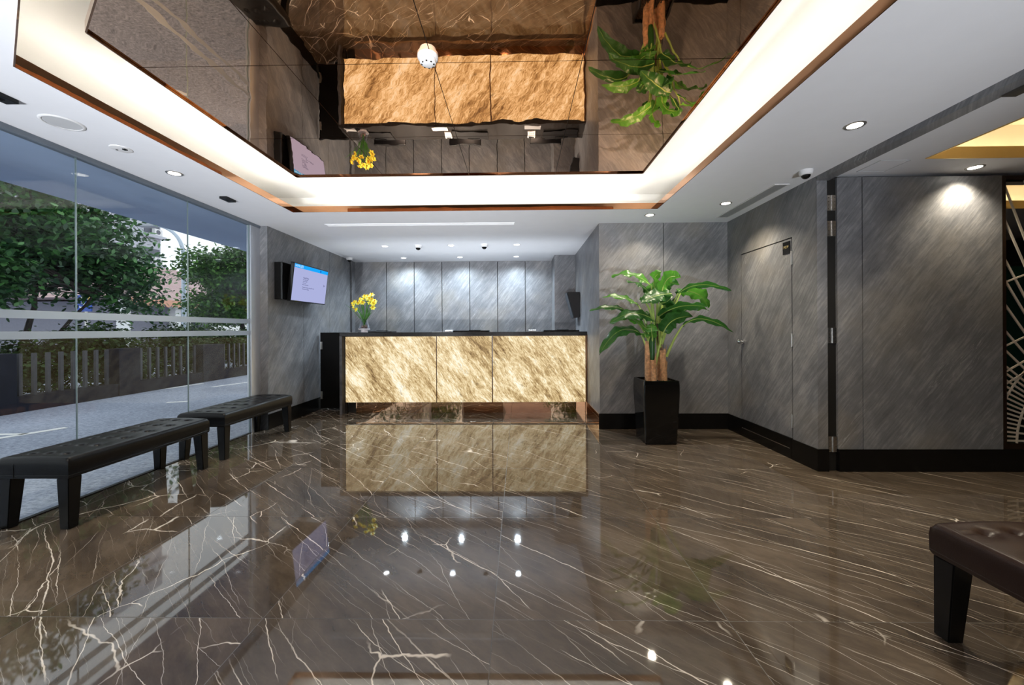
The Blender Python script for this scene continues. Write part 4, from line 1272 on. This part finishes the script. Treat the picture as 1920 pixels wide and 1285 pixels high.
# smoke detector on the mirror raft
sd = thing('smoke_detector', 'white smoke detector fixed under the mirror ceiling', 'smoke detector', (-.455, 2.02, MZ))
obj('base', lathe(B(), [(0, 0), (.052, 0), (.052, -.012), (.046, -.020), (0, -.020)], (-.455, 2.02, MZ), 28), M['white_plastic'], sd, smooth=True)
obj('sensor_head', lathe(B(), [(0, -.02), (.043, -.022), (.040, -.036), (.024, -.045), (0, -.045)], (-.455, 2.02, MZ), 28), M['white_plastic'], sd, smooth=True)
bm = B()
for k in range(8):
    a = 2 * math.pi * k / 8
    box(bm, -.455 + .03 * math.cos(a) - .004, -.455 + .03 * math.cos(a) + .004, 2.02 + .03 * math.sin(a) - .004, 2.02 + .03 * math.sin(a) + .004, MZ - .0435, MZ - .041)
obj('vent_slot', bm, M['black_matt'], sd)
# ceiling speaker and sensor
cs = thing('ceiling_speaker', 'large round white speaker grille in the left ceiling strip', 'ceiling speaker', (-2.689, 2.306, H))
obj('rim', lathe(B(), [(.083, -.001), (.083, -.006), (.092, -.006), (.098, -.001), (.083, -.001)], (-2.689, 2.306, H), 36), M['white_plastic'], cs, smooth=True)
obj('grille', lathe(B(), [(0, -.004), (.083, -.004), (.083, -.001), (0, -.001)], (-2.689, 2.306, H), 36), M['grey_grille'], cs)
cs = thing('ceiling_sensor', 'small round white sensor plate in the left ceiling strip past the speaker', 'sensor', (-2.681, 2.645, H))
obj('plate', lathe(B(), [(0, -.006), (.045, -.006), (.058, -.004), (.060, 0), (0, 0)], (-2.681, 2.645, H), 32), M['white_plastic'], cs, smooth=True)
bm = B(); box(bm, -2.660, -2.640, 2.63, 2.65, H - .012, H - .005); box(bm, -2.715, -2.705, 2.64, 2.65, H - .009, H - .005)
obj('sensor_eye', bm, M['black_matt'], cs)
for x, y, l in ((-2.70, 3.656, 'small black ceiling projector near the stone wall end of the left strip'), (-2.695, 2.02, 'small black ceiling projector at the left picture edge')):
    t_ = thing('ceiling_projector', l, 'ceiling fitting', (x, y, H), 'black ceiling fittings')
    obj('housing', mk(x - .035, x + .035, y - .06, y + .06, H - .022, H, .003), M['black_matt'], t_)
    obj('lens', mk(x - .012, x + .012, y - .02, y + .02, H - .026, H - .022, .002), M['black_gloss'], t_)
tag(obj('access_disc', lathe(B(), [(0, -.003), (.075, -.003), (.08, 0), (0, 0)], (-1.157, 6.5, H), 32), M['ceiling']), 'flat white disc on the ceiling by the middle back row downlight', 'ceiling disc')
# linear slot diffuser
sd_ = thing('slot_diffuser', 'long narrow white air slot in the ceiling in front of the reception', 'air vent', (-1.14, 4.62, H))
bm = B()
box(bm, -2.245, -.037, 4.575, 4.583, H - .006, H); box(bm, -2.245, -.037, 4.652, 4.660, H - .006, H)
box(bm, -2.245, -2.237, 4.583, 4.652, H - .006, H); box(bm, -.045, -.037, 4.583, 4.652, H - .006, H)
obj('frame', bm, M['white_plastic'], sd_)
bm = B()
for k in range(3): box(bm, -2.237, -.045, 4.592 + k * .02, 4.600 + k * .02, H - .005, H - .0005)
obj('blade', bm, M['white_plastic'], sd_)
rg = thing('return_grille', 'linear air grille in the right ceiling beside the security camera', 'air vent', (2.27, 3.95, H))
bm = B()
box(bm, 2.20, 2.212, 3.44, 4.45, H - .006, H); box(bm, 2.318, 2.33, 3.44, 4.45, H - .006, H)
box(bm, 2.212, 2.318, 3.44, 3.452, H - .006, H); box(bm, 2.212, 2.318, 4.438, 4.45, H - .006, H)
obj('frame', bm, M['white_plastic'], rg)
bm = B()
for k in range(7): box(bm, 2.217 + k * .0145, 2.222 + k * .0145, 3.452, 4.438, H - .005, H - .0005)
obj('blade', bm, M['grey_grille'], rg)
obj('backing', mk(2.212, 2.318, 3.452, 4.438, H - .0012, H - .0002), plain('vent_shadow', (.10, .11, .12), .8), rg)
bm = B()
box(bm, 2.70, 2.92, 3.21, 3.214, 2.406, 2.41); box(bm, 2.70, 2.92, 3.00, 3.004, 2.406, 2.41); box(bm, 2.916, 2.92, 3.0, 3.214, 2.406, 2.41); box(bm, 2.70, 2.704, 3.0, 3.214, 2.406, 2.41)
ah = obj('access_panel_frame', bm, M['grey_grille'], side_ceiling)
obj('lid', mk(2.704, 2.916, 3.004, 3.21, 2.4085, 2.41), M['ceiling'], ah)
# folding wall track plate on the beam
tk = thing('track_plate', 'dark metal hinge plate with screws under the ceiling beam at the right edge', 'bracket', (2.53, 2.0, 2.36))
obj('plate', mk(2.505, 2.575, 1.40, 2.095, 2.352, 2.3615), plain('gunmetal', (.16, .15, .14), .35, .8), tk)
bm = B(); prism(bm, [(2.575, 1.55), (2.70, 1.50), (2.72, 1.95), (2.575, 2.05)], 2.354, 2.364); obj('folding_leaf', bm, plain('gunmetal_dark', (.05, .05, .055), .4, .6), tk)
for yy in (1.60, 1.75, 1.9, 2.0):
    bm = B(); tube(bm, [(2.555, yy, 2.349), (2.555, yy, 2.352)], .006, 10)
    obj('screw', bm, M['chrome'], tk)

# ================================================================== BENCHES
def bench(loc, label, leather_mat, name='tufted_bench'):
    """1.05 x 0.43 bench, long side along Y; origin on the floor at the middle"""
    W, L = 0.43, 1.06
    cols, rows_ = [-.105, 0, .105], [-.44 + .176 * i for i in range(6)]
    t_ = thing(name, label, 'bench', (0, 0, 0), 'tufted leather benches')
    nx, ny = 46, 110
    zt, zb = 0.425, 0.300
    rr = 0.018
    bm = B()
    grid = []
    btn = [(c, r_) for c in cols for r_ in rows_]
    for j in range(ny + 1):
        row = []
        for i in range(nx + 1):
            x = -W / 2 + W * i / nx; y = -L / 2 + L * j / ny
            ex = max(0, abs(x) - (W / 2 - rr)); ey = max(0, abs(y) - (L / 2 - rr))
            dd = min(rr, math.hypot(ex, ey))
            z = zt - (rr - math.sqrt(max(0, rr * rr - dd * dd)))
            bulge = .010 * (1 - (2 * x / W) ** 2)
            z += bulge - .006
            inside = min(1, max(0, (W / 2 - abs(x)) / .05)) * min(1, max(0, (L / 2 - abs(y)) / .05))
            for bx, by in btn:
                d2 = ((x - bx) ** 2 + ((y - by)) ** 2)
                z -= .017 * math.exp(-d2 / (2 * .014 ** 2)) * inside
                z -= .004 * math.exp(-d2 / (2 * .035 ** 2)) * inside
            for by in rows_:
                if abs(y - by) < .02: z -= .0025 * math.exp(-((y - by) ** 2) / (2 * .0045 ** 2)) * inside
            row.append(bm.verts.new((x, y, z)))
        grid.append(row)
    for j in range(ny):
        for i in range(nx):
            bm.faces.new((grid[j][i], grid[j][i + 1], grid[j + 1][i + 1], grid[j + 1][i]))
    ringv = [grid[0][i] for i in range(nx + 1)] + [grid[j][nx] for j in range(1, ny + 1)] + [grid[ny][i] for i in range(nx - 1, -1, -1)] + [grid[j][0] for j in range(ny - 1, 0, -1)]
    prev = ringv
    for zz, ins in ((zt - .050, -.003), (zb + .012, -.002), (zb, .004)):
        cur = []
        for v in ringv:
            x, y = v.co.x, v.co.y
            sx = 1 - ins * 2 / W if abs(abs(x) - W / 2) < 1e-4 else 1
            sy = 1 - ins * 2 / L if abs(abs(y) - L / 2) < 1e-4 else 1
            cur.append(bm.verts.new((x * sx, y * sy, zz)))
        n_ = len(cur)
        for k in range(n_):
            bm.faces.new((prev[k], cur[k], cur[(k + 1) % n_], prev[(k + 1) % n_]))
        prev = cur
    bm.faces.new(prev)
    bmesh.ops.recalc_face_normals(bm, faces=bm.faces)
    obj('cushion', bm, leather_mat, t_, smooth=True, sharp=50)
    for bx, by in btn:
        bm = B()
        zz = zt + .004 - .022 - .004
        lathe(bm, [(0, 0), (.0085, .001), (.0075, .005), (0, .007)], (bx, by, zz), 12)
        obj('button', bm, leather_mat, t_, smooth=True)
    seam = B()
    for sx in (-.11,):
        tube(seam, [(sx, -L / 2 - .0035, zb + .005), (sx, -L / 2 - .0035, zt - .045), (sx, -L / 2 + .006, zt - .012), (sx * .98, -L / 2 + .035, zt + .001)], .0016, 6)
    tube(seam, [(-W / 2 - .002, -L / 2 - .002, zb + .018), (W / 2 + .002, -L / 2 - .002, zb + .018), (W / 2 + .002, L / 2 + .002, zb + .018), (-W / 2 - .002, L / 2 + .002, zb + .018), (-W / 2 - .002, -L / 2, zb + .018)], .0015, 5)
    obj('piping', seam, leather_mat, t_, smooth=True)
    for sx in (-1, 1):
        for sy in (-1, 1):
            bm = B()
            x1, y1 = sx * (W / 2 - .004), sy * (L / 2 - .004)
            x0t, y0t = x1 - sx * .075, y1 - sy * .075
            x0b, y0b = x1 - sx * .055, y1 - sy * .055
            lo = [(x0b, y0b), (x1, y0b), (x1, y1), (x0b, y1)]; hi = [(x0t, y0t), (x1, y0t), (x1, y1), (x0t, y1)]
            a = [bm.verts.new((p_[0], p_[1], 0.0)) for p_ in lo]; b = [bm.verts.new((p_[0], p_[1], zb)) for p_ in hi]
            bm.faces.new(a); bm.faces.new(b)
            for i in range(4): bm.faces.new((a[i], a[(i + 1) % 4], b[(i + 1) % 4], b[i]))
            bmesh.ops.recalc_face_normals(bm, faces=bm.faces)
            bmesh.ops.bevel(bm, geom=list(bm.edges), offset=.004, segments=2, affect='EDGES')
            obj('leg', bm, M['black_wood'], t_)
    t_.location = loc
    return t_
b1 = bench((-2.855, 2.815, 0), 'black tufted leather bench by the glass wall, the nearer one at the left picture edge', M['leather_black'])
b2 = dup(b1, (-2.855, 4.055, 0), 'black tufted leather bench by the glass wall, the farther one touching the stone wall end')
b3 = bench((1.783, 1.012, 0), 'dark brown tufted leather bench at the right picture edge', M['leather_brown'])

# ================================================================== POTTED BANANA PLANT
PX0, PYc = 1.428, 4.165
pp = thing('potted_banana_plant', 'broad leafed banana plant in a tall square glossy black pot', 'potted plant', (PX0, PYc, 0))
bm = B()
prof = [(0.0, .155), (.012, .160), (.20, .168), (.40, .178), (.52, .183), (.60, .182), (.640, .178)]
def sq(bm, hw, z, r_=.016, n=6):
    pts = []
    for cx1, cy1, a0 in ((1, 1, 0), (-1, 1, 90), (-1, -1, 180), (1, -1, 270)):
        for k in range(n + 1):
            a = R(a0 + 90 * k / n)
            pts.append(bm.verts.new((PX0 + cx1 * (hw - r_) + r_ * math.cos(a), PYc + cy1 * (hw - r_) + r_ * math.sin(a), z)))
    return pts
rings = [sq(bm, hw, z) for z, hw in prof] + [sq(bm, .172, .644), sq(bm, .158, .642), sq(bm, .156, .58)]
for a, b in zip(rings, rings[1:]):
    n_ = len(a)
    for k in range(n_): bm.faces.new((a[k], a[(k + 1) % n_], b[(k + 1) % n_], b[k]))
bm.faces.new(rings[0][::-1]); bm.faces.new(rings[-1])
obj('pot', bm, M['black_gloss'], pp)
bm = B()
rng = random.Random(9)
for k in range(240):
    bmesh.ops.create_icosphere(bm, subdivisions=1, radius=rng.uniform(.006, .014), matrix=Matrix.Translation((PX0 + rng.uniform(-.145, .145), PYc + rng.uniform(-.145, .145), .612 + rng.uniform(0, .012))))
box(bm, PX0 - .156, PX0 + .156, PYc - .156, PYc + .156, .585, .612)
obj('soil', bm, M['soil'], pp)['kind'] = 'stuff'
S7 = 1217 / 360.0
def q7(x, y, dy=0.0): return px(1060 + x / S7, 480 + y / S7, PYc + dy)
def trunk(pts, rad, dy):
    bm = B()
    P_ = [q7(x, y, dy) for x, y in pts]
    P_ = [P_[0]] + bez(P_, 8)[1:]
    n_ = 14
    rings = []
    for i, p in enumerate(P_):
        r_ = rad * (1.05 - .25 * i / 8)
        rings.append([bm.verts.new(p + Vector((math.cos(2 * math.pi * k / n_), math.sin(2 * math.pi * k / n_), 0)) * r_ * (1 + .12 * math.sin(k * 2.3 + i * .35))) for k in range(n_)])
    for a, b in zip(rings, rings[1:]):
        for k in range(n_): bm.faces.new((a[k], a[(k + 1) % n_], b[(k + 1) % n_], b[k]))
    bm.faces.new(rings[-1]); bm.faces.new(rings[0][::-1])
    # peeling sheath flaps
    for k in range(3):
        p = P_[rng.randint(3, 7)]; a = rng.uniform(0, 6.28); d = Vector((math.cos(a), -abs(math.sin(a)), 0))
        b0 = p + d * rad * .8; s = Vector((-d.y, d.x, 0))
        v = [bm.verts.new(c) for c in (b0 - s * .02, b0 + s * .02, b0 + s * .012 + Vector((0, 0, .09)) + d * .012, b0 - s * .008 + Vector((0, 0, .11)) + d * .018)]
        bm.faces.new(v)
    obj('trunk', bm, M['trunk'], pp, smooth=True, sharp=60)
trunk([(532, 800), (525, 680), (520, 540)], .036, -.03)
trunk([(562, 800), (560, 730), (552, 660)], .027, -.08)
trunk([(598, 800), (594, 700), (598, 590)], .031, .03)
trunk([(624, 800), (622, 700), (612, 600)], .036, -.02)
bm = B(); tube(bm, [q7(552, 665, -.06), q7(548, 560, -.06), q7(556, 450, -.06)], [.022, .03, .03], 12)
obj('rolled_leaf', bm, M['banana_dark'], pp, smooth=True)
bm = B(); tube(bm, [q7(600, 600, .02), q7(590, 500, .02), q7(590, 390, .02), q7(596, 330, .02)], [.03, .024, .02, .014], 10)
obj('rolled_leaf', bm, plain('brown_sheath', (.12, .07, .04), .5), pp, smooth=True)

def leaf(root, base, mid, tip, w_px, d0, d1, d2, mat, roll=0.0, droop=0.3, seed=0):
    """root/base/mid/tip in the photo crop's pixels, d* = depth offsets from the pot axis"""
    rng = random.Random(seed)
    Rt, Bs, Md, Tp = q7(*root, d0 * .3), q7(*base, d0), q7(*mid, d1), q7(*tip, d2)
    Md = Md * 2 - (Bs + Tp) / 2           # so the curve passes through mid
    n_ = 26
    C_ = bez([Bs, Md, Tp], n_)
    W_ = w_px / S7 / FPX * PYc * 0.74
    bm = B(); uvl = bm.loops.layers.uv.new('uv')
    m_ = 8
    G = []
    for i, p in enumerate(C_):
        t_ = i / n_
        d = (C_[min(i + 1, n_)] - C_[max(i - 1, 0)]).normalized()
        side = d.cross(Vector((0, 0, 1)))
        if side.length < .2: side = Vector((1, 0, 0)) if abs(d.x) < .5 else Vector((0, 1, 0))
        side = (side - d * side.dot(d)).normalized()
        up = side.cross(d).normalized()
        ca, sa = math.cos(roll), math.sin(roll)
        side, up = side * ca + up * sa, up * ca - side * sa
        w_ = W_ * (math.sin(math.pi * min(1, t_ * .94 + .06)) ** .55) * (1 - .35 * t_)
        if t_ > .97: w_ *= .35
        row = []
        for k in range(m_ + 1):
            v = (k / m_ - .5) * 2
            wav = .16 * W_ * math.sin(t_ * 17 + seed + (2.1 if v > 0 else 0)) * abs(v) ** 2 + .06 * W_ * math.sin(t_ * 41 + seed * 2) * abs(v)
            row.append(bm.verts.new(p + side * v * w_ + up * (abs(v) * w_ * .30 - abs(v) ** 2 * w_ * droop * 1.2 + wav)))
        G.append(row)
    for i in range(n_):
        for k in range(m_):
            f_ = bm.faces.new((G[i][k], G[i][k + 1], G[i + 1][k + 1], G[i + 1][k]))
            for lp, (a, b) in zip(f_.loops, ((i, k), (i, k + 1), (i + 1, k + 1), (i + 1, k))):
                lp[uvl].uv = (a / n_, b / m_)
    lf = obj('leaf', bm, mat, pp, smooth=True, sharp=80)
    bm = B()
    pts = bez([Rt, Rt * .4 + Bs * .6 + Vector((0, 0, .05)), Bs], 7)
    tube(bm, pts, [.015 - .0012 * i for i in range(8)], 8)
    tube(bm, [c - Vector((0, 0, .002)) for c in C_[:22:3]], [.006 - .0007 * i for i in range(8)], 6)
    obj('stalk', bm, M['petiole'], lf, smooth=True)
D_, L_ = M['banana_dark'], M['banana_light']
LV = [
    ((560, 420), (545, 190), (420, 118), (292, 132), 74, .0, .05, .10, L_, .5, .2),
    ((560, 420), (535, 250), (478, 185), (385, 160), 60, .1, .15, .2, D_, .3, .3),
    ((585, 420), (580, 230), (562, 150), (612, 102), 84, .05, .1, .12, L_, 1.2, .1),
    ((590, 420), (612, 225), (655, 140), (728, 138), 84, -.02, -.02, .0, L_, 1.0, .2),
    ((590, 420), (640, 240), (650, 175), (725, 185), 70, .1, .12, .12, D_, .7, .2),
    ((590, 430), (672, 240), (570, 255), (482, 298), 84, -.05, -.16, -.25, D_, .8, .3),
    ((580, 430), (600, 300), (650, 285), (672, 250), 90, -.02, -.1, -.1, D_, .9, .2),
    ((610, 560), (712, 240), (860, 182), (1052, 222), 52, .0, .0, .0, D_, .55, .3),
    ((610, 560), (735, 225), (845, 245), (905, 330), 96, .1, .12, .1, L_, .5, .2),
    ((600, 580), (592, 385), (730, 320), (900, 325), 84, -.05, -.12, -.15, D_, .6, .4),
    ((600, 580), (690, 370), (790, 335), (908, 345), 64, .1, .1, .1, L_, .3, .2),
    ((540, 520), (465, 318), (370, 262), (236, 262), 56, -.05, -.1, -.15, L_, .6, .3),
    ((540, 540), (395, 355), (300, 325), (154, 345), 48, -.05, -.1, -.2, D_, .6, .3),
    ((550, 560), (566, 412), (430, 365), (282, 428), 72, -.1, -.16, -.2, D_, .7, .3),
    ((545, 580), (520, 472), (430, 405), (322, 398), 64, -.1, -.12, -.1, L_, .6, .2),
    ((545, 680), (476, 492), (340, 478), (216, 628), 76, -.05, -.1, -.15, D_, .6, .3),
    ((570, 690), (622, 485), (690, 405), (806, 386), 92, -.1, -.15, -.15, D_, .9, .2),
    ((640, 640), (745, 442), (880, 400), (1066, 486), 56, -.05, -.05, -.05, D_, .5, .3),
    ((550, 640), (552, 520), (546, 470), (545, 428), 60, -.1, -.12, -.1, L_, .2, .2),
    ((530, 560), (515, 520), (505, 500), (512, 478), 40, -.1, -.12, -.12, L_, .2, .2),
    ((560, 420), (510, 300), (510, 275), (512, 258), 60, -.1, -.12, -.14, L_, .3, .2),
    ((600, 560), (640, 330), (720, 240), (700, 215), 50, .15, .2, .25, D_, .5, .2),
    ((590, 640), (575, 520), (590, 400), (585, 345), 30, .02, .02, .02, L_, .2, .2),
    ((600, 560), (600, 400), (630, 345), (660, 330), 70, .12, .2, .3, D_, .5, .2),
    ((560, 560), (540, 400), (500, 380), (470, 375), 80, .12, .2, .3, D_, .5, .2),
]
for i, a in enumerate(LV):
    leaf(*a, seed=i + 1)
